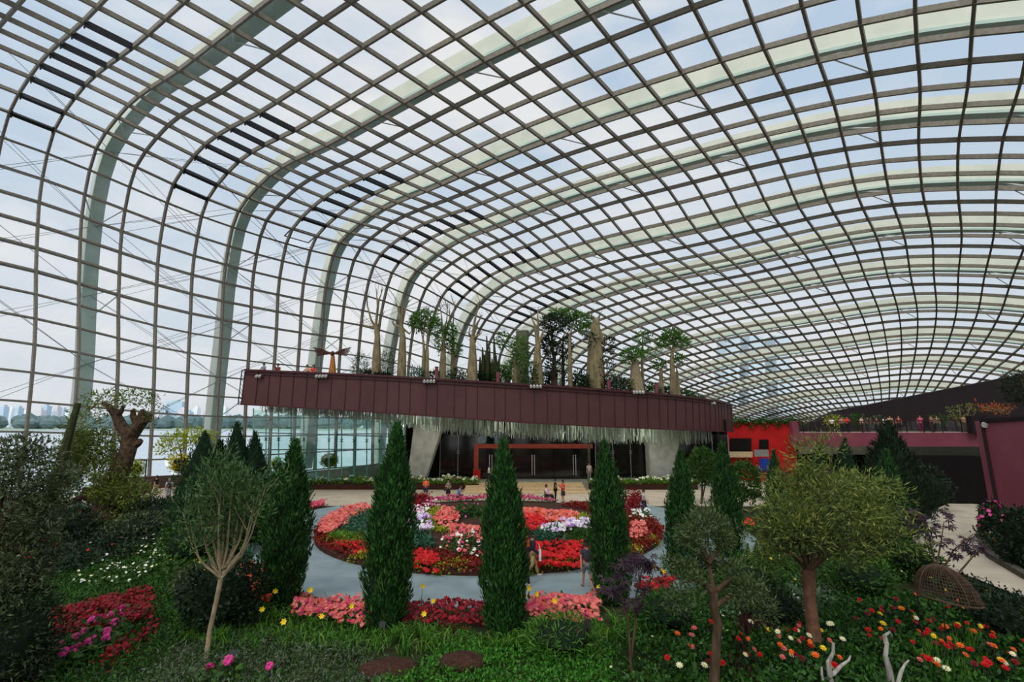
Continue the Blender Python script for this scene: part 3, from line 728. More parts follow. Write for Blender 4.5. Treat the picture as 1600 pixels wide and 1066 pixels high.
# floodlights on the fascia
def floods(px, py, k, lab):
    Y = float(np.interp(px, FX, FD))-.25; c = at(px, py, Y)
    t = empty('floodlight', lab, 'light', c)
    MB().bar(c+Vector((-.12*k-.1,.05,-.12)), c+Vector((.12*k+.1,.05,-.12)), .1, .06).build('bracket', M['black'], t)
    for i in range(k):
        q = c + Vector(((i-(k-1)/2)*.26, -.12, .02)); m_ = MB(); m_.tube([q+Vector((0,.1,.06)), q+Vector((0,-.1,-.04)), q+Vector((0,-.16,-.08))], [.07,.11,.12], 10)
        m_.build('lamp_head', M['white'], t)
floods(405,588,2,'pair of white floodlights near the left end of the canopy'); floods(503,588,4,'row of lamps on the canopy edge below the winged sculpture')
floods(671,596,4,'row of white lamps on the canopy edge above the left slanted pillar'); floods(837,604,4,'row of white lamps on the canopy edge above the entrance')
floods(997,613,4,'row of white lamps on the canopy edge right of the entrance'); floods(1113,630,2,'pair of white floodlights near the right end of the canopy')
# ------------------------------------------------------------------ pavilion front: platform, steps, glass, pillars
FY = 52.0; PZ = .6
mb = MB(); mb.box((-21,49.5,-.1),(20,66,PZ)); struct(mb.build('pavilion_platform', M['conc']))
stp = empty('entrance_steps', 'wide sandstone steps leading up to the dark entrance doors', 'steps', (1,46,0))
for i in range(4):
    mb = MB(); mb.box((-4.2, 45.6+i*1.0, 0), (6.5, 49.2, .15*(i+1))); mb.build('step', M['step'], stp)
wx = lambda px, Y=FY: at(px, 700, Y).x
wz = lambda py, Y=FY: at(800, py, Y).z
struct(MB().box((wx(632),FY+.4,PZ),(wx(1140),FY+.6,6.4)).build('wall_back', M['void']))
# dark glass bays
def glassbay(n, x0, x1, z1=4.9):
    o = struct(MB().box((x0,FY,PZ),(x1,FY+.06,z1)).build('window_%d' % n, M['dglass']))
    f = MB(); k = max(1, round((x1-x0)/1.55))
    for i in range(k+1):
        x = x0+(x1-x0)*i/k; f.box((x-.03,FY-.06,PZ),(x+.03,FY,z1))
    f.build('window_mullion', M['cable'], o); f = MB()
    for i in range(1, k):
        x = x0+(x1-x0)*i/k
        for s in ((1,1),(1,-1)): f.bar((x-.16*s[0],FY-.1,3.2-.16*s[1]),(x+.16*s[0],FY-.1,3.2+.16*s[1]), .04,.04)
    if k > 1: f.build('spider_fitting', M['cable'], o)
glassbay(1, wx(688), wx(744)); glassbay(2, wx(930), wx(1012)); glassbay(3, wx(1062), wx(1138))
fr = struct(MB().box((wx(744),FY-.1,3.55),(wx(926),FY+.1,4.0)).build('door_frame_beam', M['redframe']))
mb = MB(); mb.box((wx(744)-.2,FY-.12,PZ),(wx(748),FY+.1,4.0)); mb.build('door_post', M['redframe'], fr)
mb = MB(); mb.box((wx(918),FY-.12,PZ),(wx(922),FY+.1,4.0)); mb.build('door_post', M['dkconc'], fr)
struct(MB().box((wx(744),FY,4.0),(wx(926),FY+.05,5.2)).build('window_4', M['dglass']))
struct(MB().box((wx(746),FY-.02,4.05),(wx(778),FY,4.75)).build('window_5', M['tglass']))
for i, (a, b) in enumerate(((748,767),(767,799),(799,833),(833,865),(865,897),(897,918))):
    d = struct(MB().box((wx(a)+.02,FY-.03,PZ+.05),(wx(b)-.02,FY+.03,3.5)).build('door_%d' % (i+1), M['dglass']))
    hx = wx(b)-.12 if i % 2 == 0 else wx(a)+.12
    mb = MB(); mb.tube([(hx,FY-.14,1.0),(hx,FY-.14,2.95)], .045, 8); mb.build('door_handle', M['conc'], d)
    mb = MB(); mb.bar((hx,FY-.14,1.2),(hx,FY,1.2),.04,.04); mb.bar((hx,FY-.14,2.8),(hx,FY,2.8),.04,.04); mb.build('handle_mount', M['cable'], d)
def pillar(px4, lab):
    Y = 49.9; (a, b, c, d) = [at(x, y, Y) for x, y in px4]
    v = [a, b, c, d] + [q+Vector((0,1.6,0)) for q in (a, b, c, d)]
    t = tag(MB().add(v, [(0,1,2,3)[::-1],(4,5,6,7),(0,4,5,1),(1,5,6,2),(2,6,7,3),(3,7,4,0)]).build('slanted_pillar', M['conc']), lab, 'pillar')
pillar([(647,664),(692,664),(665,747.5),(636,747.5)], 'pale grey slanted pillar left of the entrance')
pillar([(1013,672),(1060,672),(1062,748),(1017,748)], 'pale grey upright pillar right of the entrance')
# red stools / boxes in doorway and ceiling lamp
a = at(712, 664, 50); t = empty('ceiling_lamp', 'yellow glowing ceiling lamp under the canopy left of the doors', 'lamp', a)
MB().ell(a, (.38,.3,.08), n=12, k=6).build('diffuser', emis('warm_lamp', (250,220,120), 1.2), t); MB().tube([a, a+Vector((0,0,1.2))], .03, 6).build('stem', M['cable'], t)
for px, w_ in ((745,.35),):
    a = at(px, 744, 51.6); t = empty('display_box', 'red display box beside the left door post', 'box', (a.x,51.6,PZ))
    MB().box((a.x-w_,51.4,PZ),(a.x+w_,51.8,PZ+.9)).build('body', M['red'], t); MB().box((a.x-w_-.04,51.36,PZ+.9),(a.x+w_+.04,51.84,PZ+.96)).build('lid', M['redframe'], t)
# teal glass screen at left of the pavilion
t = struct(MB().add([at(396,640,46), at(396,752,46), at(560,752,49), at(632,752,50.5), at(632,662,50.5), at(560,655,49)], [(0,1,2,3,4,5)]).build('window_6', M['tglass']))
mb = MB()
for i in range(13):
    u = i/12; px = 396+236*u; Y = 46+4.5*u; mb.bar(at(px,638+24*u,Y), at(px,752,Y), .05, .10)
mb.build('window_mullion', mat('teal_fin', (120,160,150), rough=.3), t)
mb = MB()
for py0, py1 in ((676,683),(703,702),):
    for i in range(12):
        u, u2 = i/12, (i+1)/12; mb.bar(at(396+236*u,py0+(py1-py0)*u,46+4.5*u), at(396+236*u2,py0+(py1-py0)*u2,46+4.5*u2), .06, .1)
mb.build('window_rail', M['cable'], t); mb = MB()
for i in range(1, 12):
    u = i/12
    for py in (686+4*u,):
        c = at(396+236*u,py,45.9+4.5*u)
        for s in (1,-1): mb.bar(c+Vector((-.14,0,-.14*s)), c+Vector((.14,0,.14*s)), .05, .05)
mb.build('spider_fitting', M['black'], t)
# low ledge, ramp and brown parapets
def wallpx(name, p0, p1, Y0, Y1, th, m):
    """a wall standing on the ground between two plan points; p = (px, top py)"""
    a, b = at(p0[0], p0[1], Y0), at(p1[0], p1[1], Y1)
    d = (b-a); d.z = 0; d.normalize(); n = Vector((d.y*-1, d.x, 0))*th
    v = [(a.x,a.y,-.1),(b.x,b.y,-.1),tuple(b),tuple(a)]; v2 = [(x+n.x,y+n.y,z) for x, y, z in v]
    return struct(MB().add(v+v2, [(0,1,2,3),(7,6,5,4),(0,4,5,1),(1,5,6,2),(2,6,7,3),(3,7,4,0)]).build(name, m))
parap = mat('brown_parapet', (84,66,58), (96,76,66), rough=.6, scale=.5)
wallpx('parapet_wall', (170,752), (236,751), 45.5, 46, .4, parap); wallpx('parapet_wall', (205,746), (292,742), 47, 51.5, .4, parap)
wallpx('ramp_wall', (470,742), (592,724), 50.5, 53.5, .3, M['conc'])
wallpx('ledge_wall', (478,748), (748,747.5), 49.3, 49.3, .25, M['conc']); wallpx('ledge_wall', (922,748), (1090,747.5), 49.3, 49.3, .25, M['conc'])
wallpx('low_wall', (405,736), (432,738), 47.5, 47, .35, M['conc'])
for (x0, x1) in ((478,748),(922,1090)):
    a, b = at(x0,760,48.4), at(x1,760,48.4); struct(MB().box((a.x,48.3,0),(b.x,49.3,.55)).build('planter_trough', M['mulch']))

# ------------------------------------------------------------------ right hand buildings
Y = 66
def face(name, pts, m, th=.4):
    """vertical slab from picture corners with own depths, given thickness backwards"""
    v = [at(x, y, d) for x, y, d in pts]; n = len(v); v2 = [q+Vector((.1,th,0)) for q in v]
    return struct(MB().add(v+v2, [tuple(range(n)), tuple(range(n, 2*n))[::-1]] + [(i, n+i, n+(i+1) % n, (i+1) % n) for i in range(n)]).build(name, m))
rw = face('wall_red', [(1110,660,66.7),(1244,660,62),(1246,760,62),(1110,755,66.7)], M['red'], .8)
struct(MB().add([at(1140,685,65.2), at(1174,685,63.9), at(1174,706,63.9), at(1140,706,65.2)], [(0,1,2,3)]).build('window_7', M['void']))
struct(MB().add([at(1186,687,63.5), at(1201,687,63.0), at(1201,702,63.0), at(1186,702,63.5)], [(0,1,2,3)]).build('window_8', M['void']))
face('wall_red_sill', [(1140,706,65),(1176,706,63.7),(1176,715,63.7),(1140,715,65)], M['step'], .5)
sg = empty('blue_sign', 'blue sign board at the foot of the red wall', 'sign', at(1194,735,62.6))
a = at(1194,723,62.4); MB().box((a.x-.55,62.3,a.z-1.0),(a.x+.55,62.4,a.z+.5)).build('panel', mat('blue_sign', (20,50,130), (30,60,150)), sg)
MB().box((a.x-1.1,62.35,a.z+.7),(a.x+.6,62.45,a.z+1.5)).build('header', mat('grey_sign', (120,120,116)), sg)
face('wall_dark', [(1245,672,64),(1304,643,64),(1640,577,51),(1640,700,50),(1245,700,62)], M['dkplum'], 1.0)
# balcony: deck, plum fascia, soffit, rails
BALX = [(1244,60),(1300,57),(1400,52.5),(1535,47)]
def balc(py): return [at(x, py, d) for x, d in BALX]
v = balc(676); lo = balc(698); n = 4
bal = empty('balcony', 'plum balcony with glass and rail balustrade on the right', 'balcony', v[0])
mb = MB(); mb.add(list(v)+list(lo), [(i,i+1,n+i+1,n+i) for i in range(3)]); mb.build('fascia', M['plum'], bal)
mb = MB(); mb.add([q for q in v]+[q+Vector((2,9,0)) for q in v], [(i,i+1,n+i+1,n+i) for i in range(3)]); mb.build('deck', M['pave'], bal)
mb = MB(); lo2 = [q+Vector((1,1.2,-.9)) for q in lo]; mb.add(list(lo)+lo2+[q+Vector((2,9,-.9)) for q in lo], [(i,i+1,n+i+1,n+i) for i in range(3)]+[(n+i,n+i+1,2*n+i+1,2*n+i) for i in range(3)]); mb.build('soffit', M['conc'], bal)
mb = MB()
for i in range(3): mb.bar(v[i]+Vector((0,0,1.15)), v[i+1]+Vector((0,0,1.15)), .09, .07); mb.bar(v[i]+Vector((0,0,.1)), v[i+1]+Vector((0,0,.1)), .07, .05)
mb.build('handrail', mat('dark_rail', (60,30,34)), bal)
for i in range(15):
    u = i/14*3; k = min(2, int(u)); q = v[k].lerp(v[k+1], u-k); MB().bar(q, q+Vector((0,0,1.15)), .06, .06).build('rail_post', M['dkplum'], bal)
mb = MB(); mb.add([q+Vector((0,.05,.12)) for q in v]+[q+Vector((0,.05,1.08)) for q in v], [(i,i+1,n+i+1,n+i) for i in range(3)]); mb.build('glass_panel', glassmat('rail_glass', (.82,.80,.80,1), .03), bal)
a = v[0]; mb = MB(); mb.box((a.x-.5,a.y-.2,a.z-1.6),(a.x+.3,a.y+.4,a.z+1.3)); mb.build('end_post', M['plum'], bal)
a = v[3]; mb = MB(); mb.box((a.x-.9,a.y-.1,a.z-.1),(a.x+.4,a.y+.5,a.z+1.5)); mb.build('end_post', M['dkplum'], bal)
# void beneath the balcony
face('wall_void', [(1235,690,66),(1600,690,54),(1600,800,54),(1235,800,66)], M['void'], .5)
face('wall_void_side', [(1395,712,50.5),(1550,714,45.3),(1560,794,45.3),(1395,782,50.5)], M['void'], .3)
# leaning plum wall at the right edge
v = [at(1534,658,31), at(1640,652,26), None, at(1568,845,29.5)]
nrm_ = (v[1]-v[0]).cross(v[3]-v[0]); a_, b_ = ray(1670,900); dr_ = Vector((a_,1,b_)); v[2] = Vector((0,0,CAM_H)) + dr_*((v[0]-Vector((0,0,CAM_H))).dot(nrm_)/dr_.dot(nrm_))
pw = face('wall_right', [(1534,658,31),(1640,652,26),(1670,900,v[2].y),(1568,845,29.5)], M['plum'], .6)
mb = MB()
for u in (.22, .44, .66, .86):
    mb.bar(v[0].lerp(v[3], u)+Vector((0,-.03,0)), v[1].lerp(v[2], u)+Vector((0,-.03,0)), .03, .03)
mb.bar(v[0].lerp(v[1], .45)+Vector((0,-.03,0)), v[3].lerp(v[2], .45)+Vector((0,-.03,0)), .03, .03)
mb.build('panel_joint', mat('joint_line', (140,96,100)), pw)
mb = MB(); mb.bar(v[0]+Vector((-.1,-.1,0)), v[1]+Vector((0,-.1,0)), .25, .2); mb.bar(v[0]+Vector((-.12,-.1,-.1)), v[3]+Vector((-.12,-.1,0)), .12, .25); mb.build('coping', M['dkplum'], pw)
a = v[0]+Vector((-.15,-.3,-.15)); t = empty('floodlight', 'white floodlight at the top corner of the leaning plum wall', 'light', a)
MB().tube([a, a+Vector((-.15,-.2,-.1))], [.12,.17], 10).build('lamp_head', M['white'], t); MB().bar(a, a+Vector((.2,.3,0)), .05, .05).build('bracket', M['black'], t)
# ------------------------------------------------------------------ planting helpers
def rnd_dirs(n, up=0.0, spread=1.0):
    d = rng.normal(0, spread, (n, 3)); d[:, 2] += up; return d/np.linalg.norm(d, axis=1, keepdims=True)
def inpoly(x, y, poly):
    r = np.zeros(len(x), bool); n = len(poly)
    for i in range(n):
        (x0, y0), (x1, y1) = poly[i], poly[(i+1) % n]
        c = ((y0 > y) != (y1 > y)) & (x < (x1-x0)*(y-y0)/(y1-y0+1e-12)+x0); r ^= c
    return r
def onpath(x, y):
    e = ((x-BC[0])/14.1)**2 + ((y-BC[1])/12.8)**2
    return (e < 1) & (y < 39.3) | ((y > 38.8) & (y < 50) & (x > -29) & (x < 21))
def scatter(poly, dens, world=False, avoid=True, cap=60000):
    P = poly if world else [tuple(g(*q))[:2] for q in poly]
    xs, ys = [p[0] for p in P], [p[1] for p in P]
    A = (max(xs)-min(xs))*(max(ys)-min(ys)); n = int(min(cap, A*dens))
    x = rng.uniform(min(xs), max(xs), n); y = rng.uniform(min(ys), max(ys), n)
    k = inpoly(x, y, P)
    if avoid: k &= ~onpath(x, y)
    return x[k], y[k]
def wav(x, y, f=1.0):
    return .5+.25*np.sin(x*2.1*f+1.3*np.sin(y*1.7*f))+.25*np.sin(y*2.7*f+1.1*np.sin(x*1.3*f+2))
def tz(x, y): return np.array([terr(a, b) for a, b in zip(x, y)])
def leafy(mb, x, y, z0, h, k, L, W, m=0, up=.6):
    """low leafy mound: k leaves per plant point, rising to h"""
    n = len(x); x, y, z0, h = (np.repeat(np.broadcast_to(a, (n,)), k) for a in (x, y, z0, h)); n = len(x)
    s = L*1.2
    P = np.stack([x+rng.normal(0, s, n), y+rng.normal(0, s, n), z0+h*rng.uniform(.15, 1, n)], axis=1)
    return mb.leaves(P, rnd_dirs(n, .35), rnd_dirs(n, up*2), L*rng.uniform(.7, 1.3, n), W*rng.uniform(.7, 1.3, n), m)
def cover(label, cat, poly, kind, dens, h, L, W, mats, name='groundcover', flowers=None, z=None, world=False, avoid=True, k=4, fk=6):
    x, y = scatter(poly, dens, world, avoid); n = len(x)
    z0 = tz(x, y) if z is None else (np.array([z(a, b) for a, b in zip(x, y)]) if callable(z) else np.full(n, z))
    hh = h*(.55+.75*wav(x, y)); mb = MB()
    if kind == 'blade':
        for q in range(k):
            d = rnd_dirs(n, 1.5, .5); mb.blades(np.stack([x+rng.normal(0,.05,n), y+rng.normal(0,.05,n), z0], axis=1), d, hh*rng.uniform(.7,1.2,n), W, rng.uniform(.5, 1.6))
    elif kind == 'spike':
        for q in range(k):
            d = rnd_dirs(n, 3., .5); P = np.stack([x+rng.normal(0,.06,n), y+rng.normal(0,.06,n), z0+rng.uniform(0,.3,n)*hh], axis=1)
            mb.leaves(P, d, rnd_dirs(n), hh*rng.uniform(.6,1.1,n), W)
    else: leafy(mb, x, y, z0, hh, k, L, W)
    if flowers:
        for mi, (fm, fd, fr) in enumerate(flowers):
            fx, fy = scatter(poly, fd, world, avoid); m_ = len(fx)
            fz = tz(fx, fy) if z is None else (np.array([z(a, b) for a, b in zip(fx, fy)]) if callable(z) else np.full(m_, z))
            P = np.stack([fx, fy, fz+h*(.55+.75*wav(fx, fy))*rng.uniform(.8,1.15,m_)], axis=1)
            mb.blooms(P, rnd_dirs(m_, 1.6, .5)+np.array([0,-.5,0]), fr*rng.uniform(.7,1.25,m_), fk, mi+1)
        mats = [mats]+[f[0] for f in flowers]
    o = mb.build(name, mats); return tag(o, label, cat, kind='stuff')
def crown(mb, c, r, n, L, W, m=0, up=.2, shell=.55, lump=.25):
    d = rnd_dirs(n); q = rng.random(n)**(1/3); q = shell+(1-shell)*q
    lm = 1+lump*np.sin(d[:,0]*5+c[0])*np.cos(d[:,1]*4.3+c[1])*np.sin(d[:,2]*6+1)
    P = np.array(c)+d*np.array(r)*(q*lm)[:, None]
    D = d*.7+rnd_dirs(n)*.9; D[:,2] += up
    return mb.leaves(P, D, rnd_dirs(n, .6)+d*.4, L*rng.uniform(.7,1.3,n), W*rng.uniform(.7,1.3,n), m)
def limb(mb, p, d, length, r, depth, spread, tips, up=.15, seg=5, split=(2,3), n=7, taper=.55):
    p = Vector(p); d = Vector(d).normalized(); pts = [p.copy()]; rad = [r]
    for i in range(seg):
        d = (d + Vector((random.gauss(0,.13), random.gauss(0,.13), random.gauss(0,.10)+up*.12))).normalized()
        p = p + d*length/seg; pts.append(p.copy()); rad.append(r*(1-(1-taper)*(i+1)/seg))
    mb.tube(pts, rad, n, rough=.08)
    if depth == 0: tips.append((p, d)); return
    for i in range(random.randint(*split)):
        a = Vector((random.gauss(0,1), random.gauss(0,1), random.gauss(0,.6)+up)).normalized()
        nd = (d*(1-spread)+a*spread).normalized()
        limb(mb, pts[-1-(i % 2)], nd, length*random.uniform(.6,.85), rad[-1]*.8, depth-1, spread, tips, up, max(3, seg-1), split, max(4, n-1), taper)
CYP_R = [(0,.6),(.06,.8),(.15,.93),(.3,1),(.48,.97),(.64,.84),(.77,.55),(.87,.32),(.95,.14),(1,.02)]
def cypress(label, bx, by, tx, ty, wpx, n=5000, name='cypress', m='cyp', z=0, group=None, Y=None, prof=CYP_R, L=.19):
    b = g(bx, by) if Y is None else Vector((at(bx, by, Y).x, Y, 0)); Y = b.y; t = at(tx, ty, Y); H = t.z-b.z; Rr = wpx/2*Y/800*.84
    lean = Vector((t.x-b.x, 0, 0))
    root = empty(name, label, 'tree', b, group)
    MB().tube([b-Vector((0,0,.1)), b+Vector((0,0,.5)), b+lean*.5+Vector((0,0,H*.6))], [.11,.09,.04], 8).build('trunk', M['darkbark'], root)
    hs, rs = zip(*prof)
    mb = MB(); V = []; nk = 14; nr = 22
    for i in range(nr+1):
        h = .04+.93*i/nr; rr = Rr*np.interp(h, hs, rs)*.78
        for k in range(nk):
            th = 2*PI*k/nk; q = 1+.12*math.sin(3*th+h*9)+.08*random.uniform(-1,1); V.append(b+lean*h+Vector((rr*q*math.cos(th), rr*q*math.sin(th), H*h)))
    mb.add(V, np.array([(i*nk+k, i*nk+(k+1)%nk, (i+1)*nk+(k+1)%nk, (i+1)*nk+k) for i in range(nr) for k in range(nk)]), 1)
    # sprays: upright tufts on the cone
    w_ = rng.random(n*2); keep = rng.random(n*2) < np.interp(w_, hs, rs)*.95+.1; h = .02+.96*w_[keep][:n]; k = len(h); th = rng.uniform(0, 2*PI, k)
    ph = rng.uniform(0, 6)
    lump = 1+.14*np.sin(5*th+h*11+ph)+.12*np.sin(4*th-h*27+ph)+rng.normal(0,.05,k)
    rr = Rr*np.interp(h, hs, rs)*lump*rng.uniform(.74,1.0,k)
    P = np.stack([b.x+lean.x*h+rr*np.cos(th), b.y+rr*np.sin(th), b.z+h*H-.05], axis=1)
    D = np.stack([np.cos(th)*.38, np.sin(th)*.38, np.full(k, 1.)], axis=1)+rng.normal(0,.22,(k,3))
    N = np.stack([np.cos(th), np.sin(th), np.full(k,.3)], axis=1)+rng.normal(0,.5,(k,3))
    mb.leaves(P, D, N, L*rng.uniform(.6,1.3,k), L*.24*rng.uniform(.7,1.3,k), 0)
    # a fine tip
    tp = 40; P = np.stack([np.full(tp,t.x)+rng.normal(0,.03,tp), np.full(tp,Y)+rng.normal(0,.03,tp), t.z-rng.uniform(0,.5,tp)-L*.8], axis=1)
    mb.leaves(P, rnd_dirs(tp, 5, .6), rnd_dirs(tp), L, L*.22, 0)
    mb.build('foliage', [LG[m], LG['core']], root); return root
def bush(label, px, py, wpx, hpx, m, n=700, L=.14, W=.06, Y=None, name='shrub', flowers=None, up=.3, cat='shrub', group=None, core=True):
    """rounded shrub: (px, py) is the middle of its foot"""
    b = gt(px, py) if Y is None else Vector((at(px, py, Y).x, Y, at(px, py, Y).z))
    s = b.y/800; c = b+Vector((0,0,hpx*s*.5)); r = (wpx*s*.5, wpx*s*.5, hpx*s*.52)
    mb = MB(); crown(mb, tuple(c), r, n, L, W, 0, up)
    mats = [LG[m]]
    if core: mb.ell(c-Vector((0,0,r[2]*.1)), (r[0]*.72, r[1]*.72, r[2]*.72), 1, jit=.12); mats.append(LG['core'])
    root = empty(name, label, cat, (b.x, b.y, max(0, b.z) if Y is None else b.z), group)
    mb.build('foliage', mats, root)
    MB().tube([b, b+Vector((.02,0,hpx*s*.4))], [.05,.03], 6).build('stem', M['darkbark'], root)
    if flowers:
        fm, fn, fr = flowers; d = rnd_dirs(fn, .5, .8); P = np.array(c)+d*np.array(r)*1.02
        MB().blooms(P, d+np.array([0,-.6,.3]), fr*rng.uniform(.7,1.2,fn), 6).build('blossoms', LG[fm], root)
    return root

# ------------------------------------------------------------------ cypresses
cypress('slim dark cypress nearest the left of the round bed, leaning right', 437, 948, 463, 683, 76, 11000)
cypress('tall dark cypress standing in front of the left half of the round bed', 601, 985, 622, 656, 77, 14000)
cypress('tall dark cypress standing in front of the middle of the round bed', 789, 993, 786, 682, 74, 14000)
cypress('tall dark cypress standing in front of the right half of the round bed', 957, 945, 944, 684, 64, 11000)
cypress('cypress at the right edge of the round bed beside the grey path', 1065, 905, 1063, 700, 52, 7000)
cypress('cypress right of the round topiary tree with the grey path behind', 1140, 872, 1128, 688, 50, 7000)
for i, (bx, by, tx, ty, w_, lab) in enumerate(((296,860,322,672,84,'leftmost cypress of the dark clump at left behind the fan-shaped tree'),(330,850,345,684,66,'second cypress from the left in the dark clump, shorter than its neighbours'),
        (362,850,371,657,74,'tallest cypress of the dark clump at left'),(395,848,399,672,60,'right-hand cypress of the dark clump at left'),(418,852,437,722,44,'low cypress squeezed between the dark clump and the slim leaning cypress'))):
    cypress(lab, bx, by, tx, ty, w_, 4200, m='cyp2')
cypress('cypress left of the big feathery tree with paving behind', 1212, 838, 1209, 700, 36, 2500)
cypress('deep green cypress right of the big feathery tree', 1392, 885, 1384, 700, 58, 4000)
cypress('broad dark conifer in front of the plum balcony', 1400, 845, 1386, 655, 88, 4200, m='dark', name='conifer', L=.3)
cypress('blackish conifer right of the broad one below the balcony', 1435, 812, 1426, 722, 60, 1800, m='dark', name='conifer', L=.26)
cypress('dark pointed conifer behind the top of the feathery tree', 1322, 790, 1320, 682, 44, 1500, m='cyp2', name='conifer')
cypress('small dark conifer left of the feathery tree top', 1278, 780, 1279, 690, 36, 1200, m='dark', name='conifer')
MINI = [(0,.8),(.1,1),(.4,.7),(.75,.3),(1,.02)]
for i, (bx, by, ty) in enumerate(((1130,905,866),(1143,898,862),(1155,900,860),(1168,884,848),(1182,880,843),(1193,882,846),(1203,884,838),(1216,880,846))):
    cypress('small lime green cone shaped conifer in the row right of the round bed', bx, by, bx, ty, 17, 420, name='dwarf_conifer', m='bright', prof=MINI, L=.11, group='row of dwarf conifers')

# ------------------------------------------------------------------ round bed planting
def B(label, poly, kind, dens, h, L, W, m, fl=None, k=4, cat='flowers', name='flower_patch', fk=6):
    return cover(label, cat, [tuple(gb(x, y))[:2] for x, y in poly], kind, dens, h, L, W, LG[m], name, fl, z=bedz, world=True, avoid=False, k=k, fk=fk)
def ringpoly(a0, a1, r0, r1, n=24):
    A = np.linspace(R(a0), R(a1), n)
    return [(BC[0]+BR*r1*math.cos(a), BC[1]+BR*r1*math.sin(a)) for a in A]+[(BC[0]+BR*r0*math.cos(a), BC[1]+BR*r0*math.sin(a)) for a in A[::-1]]
def RB(label, a0, a1, r0, r1, *q, k=4, fl=None, name='flower_patch'):
    return cover(label, 'flowers', ringpoly(a0, a1, r0, r1), q[0], q[1], q[2], q[3], q[4], LG[q[5]], name, fl, z=bedz, world=True, avoid=False, k=k)
RB('dark red leafy border along the left rim of the round bed', 140, 215, .88, 1.0, 'leafy', 46, .24, .15, .09, 'coleus', k=6, name='coleus_border')
RB('dark red leafy border along the front rim of the round bed', 215, 325, .80, .99, 'leafy', 46, .24, .15, .09, 'coleus', k=6, name='coleus_border')
RB('broad dark red leafy border along the right rim of the round bed', -35, 48, .74, 1.0, 'leafy', 46, .28, .15, .09, 'coleus', k=6, name='coleus_border')
for a, lab in ((236,'left of the middle cypress'),(252,'nearest the middle cypress'),(262,'hidden partly by the middle cypress'),(283,'below the scarlet patch'),(292,'by the feet of the person in charcoal'),(318,'at the right front'),(330,'at the far right front')):
    RB('yellow-green clump on the front rim of the round bed, '+lab, a-4, a+4, .94, 1.01, 'leafy', 60, .28, .10, .07, 'lime', k=5, name='lime_clump')
RB('magenta pink band of flowers along the far rim of the round bed', 62, 125, .82, 1.0, 'leafy', 20, .35, .12, .06, 'mid', fl=[(LG['magenta'],26,.10),(LG['pink'],12,.09)], k=3)
RB('dark red band along the far left rim of the round bed', 122, 146, .86, 1.0, 'leafy', 26, .4, .16, .09, 'coleus', k=6, name='coleus_border')
B('coral pink crescent of flowers at the left of the round bed', [(497,836),(503,817),(535,802),(572,792),(578,802),(552,815),(532,830),(512,838)], 'leafy', 12, .42, .12, .07, 'mid', [(LG['coral'],60,.11)], k=3)
B('grey-green bushy patch at the left of the round bed', [(535,838),(545,818),(560,806),(600,800),(640,806),(600,838)], 'leafy', 36, .6, .16, .07, 'teal', [(LG['orange'],.5,.1)], k=6, cat='plants', name='foliage_patch')
B('bright lime leafy patch at the left of the round bed', [(513,846),(520,834),(560,828),(600,832),(600,850),(540,852)], 'blade', 40, .5, .2, .08, 'bright', k=5, cat='plants', name='foliage_patch')
B('scarlet flower strip left of the tall cypress in the round bed', [(520,850),(545,846),(590,850),(600,868),(560,868)], 'leafy', 10, .22, .1, .06, 'mid', [(LG['redf'],60,.09)], k=3)
B('scarlet flower patch between the two tall cypresses, front of the round bed', [(630,882),(636,864),(665,862),(684,872),(686,888)], 'leafy', 10, .3, .1, .06, 'mid', [(LG['redf'],60,.10)], k=3)
B('scarlet pointed flower patch behind the people on the grey path', [(826,884),(836,860),(880,852),(910,856),(920,880),(870,886)], 'leafy', 14, .38, .14, .06, 'mid', [(LG['redf'],60,.11)], k=3)
B('blue-green strap leaf clump right of the tall left cypress in the round bed', [(636,858),(640,840),(660,836),(678,846),(672,860)], 'blade', 14, .7, .4, .10, 'teal', k=7, cat='plants', name='agave_clump')
B('blue-green strap leaf clump behind the navy jacket in the round bed', [(838,850),(840,836),(870,832),(884,846),(870,856)], 'blade', 14, .7, .4, .10, 'teal', k=7, cat='plants', name='agave_clump')
B('grassy green clump in the right half of the round bed', [(884,842),(890,828),(920,824),(945,830),(945,850),(900,856)], 'blade', 26, .6, .3, .05, 'mid', k=6, cat='plants', name='grass_clump')
B('white and purple daisy patch right of the tall left cypress', [(634,834),(636,812),(655,806),(672,818),(676,832)], 'leafy', 14, .45, .12, .08, 'mid', [(LG['lilac'],34,.11),(LG['whitef'],8,.10)], k=3)
B('lilac and white daisy patch behind the people in the round bed', [(842,838),(850,826),(880,818),(915,820),(925,832),(890,838)], 'leafy', 14, .45, .12, .08, 'mid', [(LG['lilac'],34,.12),(LG['whitef'],10,.11)], k=3)
B('lime green edging curve left of the central mound', [(655,814),(668,802),(688,793),(692,797),(676,808),(680,822),(702,828),(698,833),(672,826)], 'leafy', 60, .3, .10, .08, 'lime', k=5, cat='plants', name='lime_edging')
B('coral flower field left of the central mound', [(676,812),(692,797),(712,796),(718,812),(706,828),(684,822)], 'leafy', 10, .3, .1, .06, 'mid', [(LG['coral'],46,.10),(LG['redf'],8,.1)], k=3)
B('red flower field right of the middle cypress', [(810,834),(810,808),(838,812),(856,822),(848,832)], 'leafy', 10, .35, .12, .06, 'mid', [(LG['redf'],40,.13),(LG['coral'],8,.1)], k=3)
B('orange and coral flower field behind the red one in the round bed', [(806,810),(806,798),(860,800),(904,808),(900,818),(858,820)], 'leafy', 10, .3, .1, .06, 'mid', [(LG['coral'],40,.11),(LG['orange'],14,.10)], k=3)
B('lime edging at the right of the orange flower field', [(898,812),(902,804),(918,806),(920,818),(908,822)], 'leafy', 60, .3, .10, .08, 'lime', k=5, cat='plants', name='lime_edging')
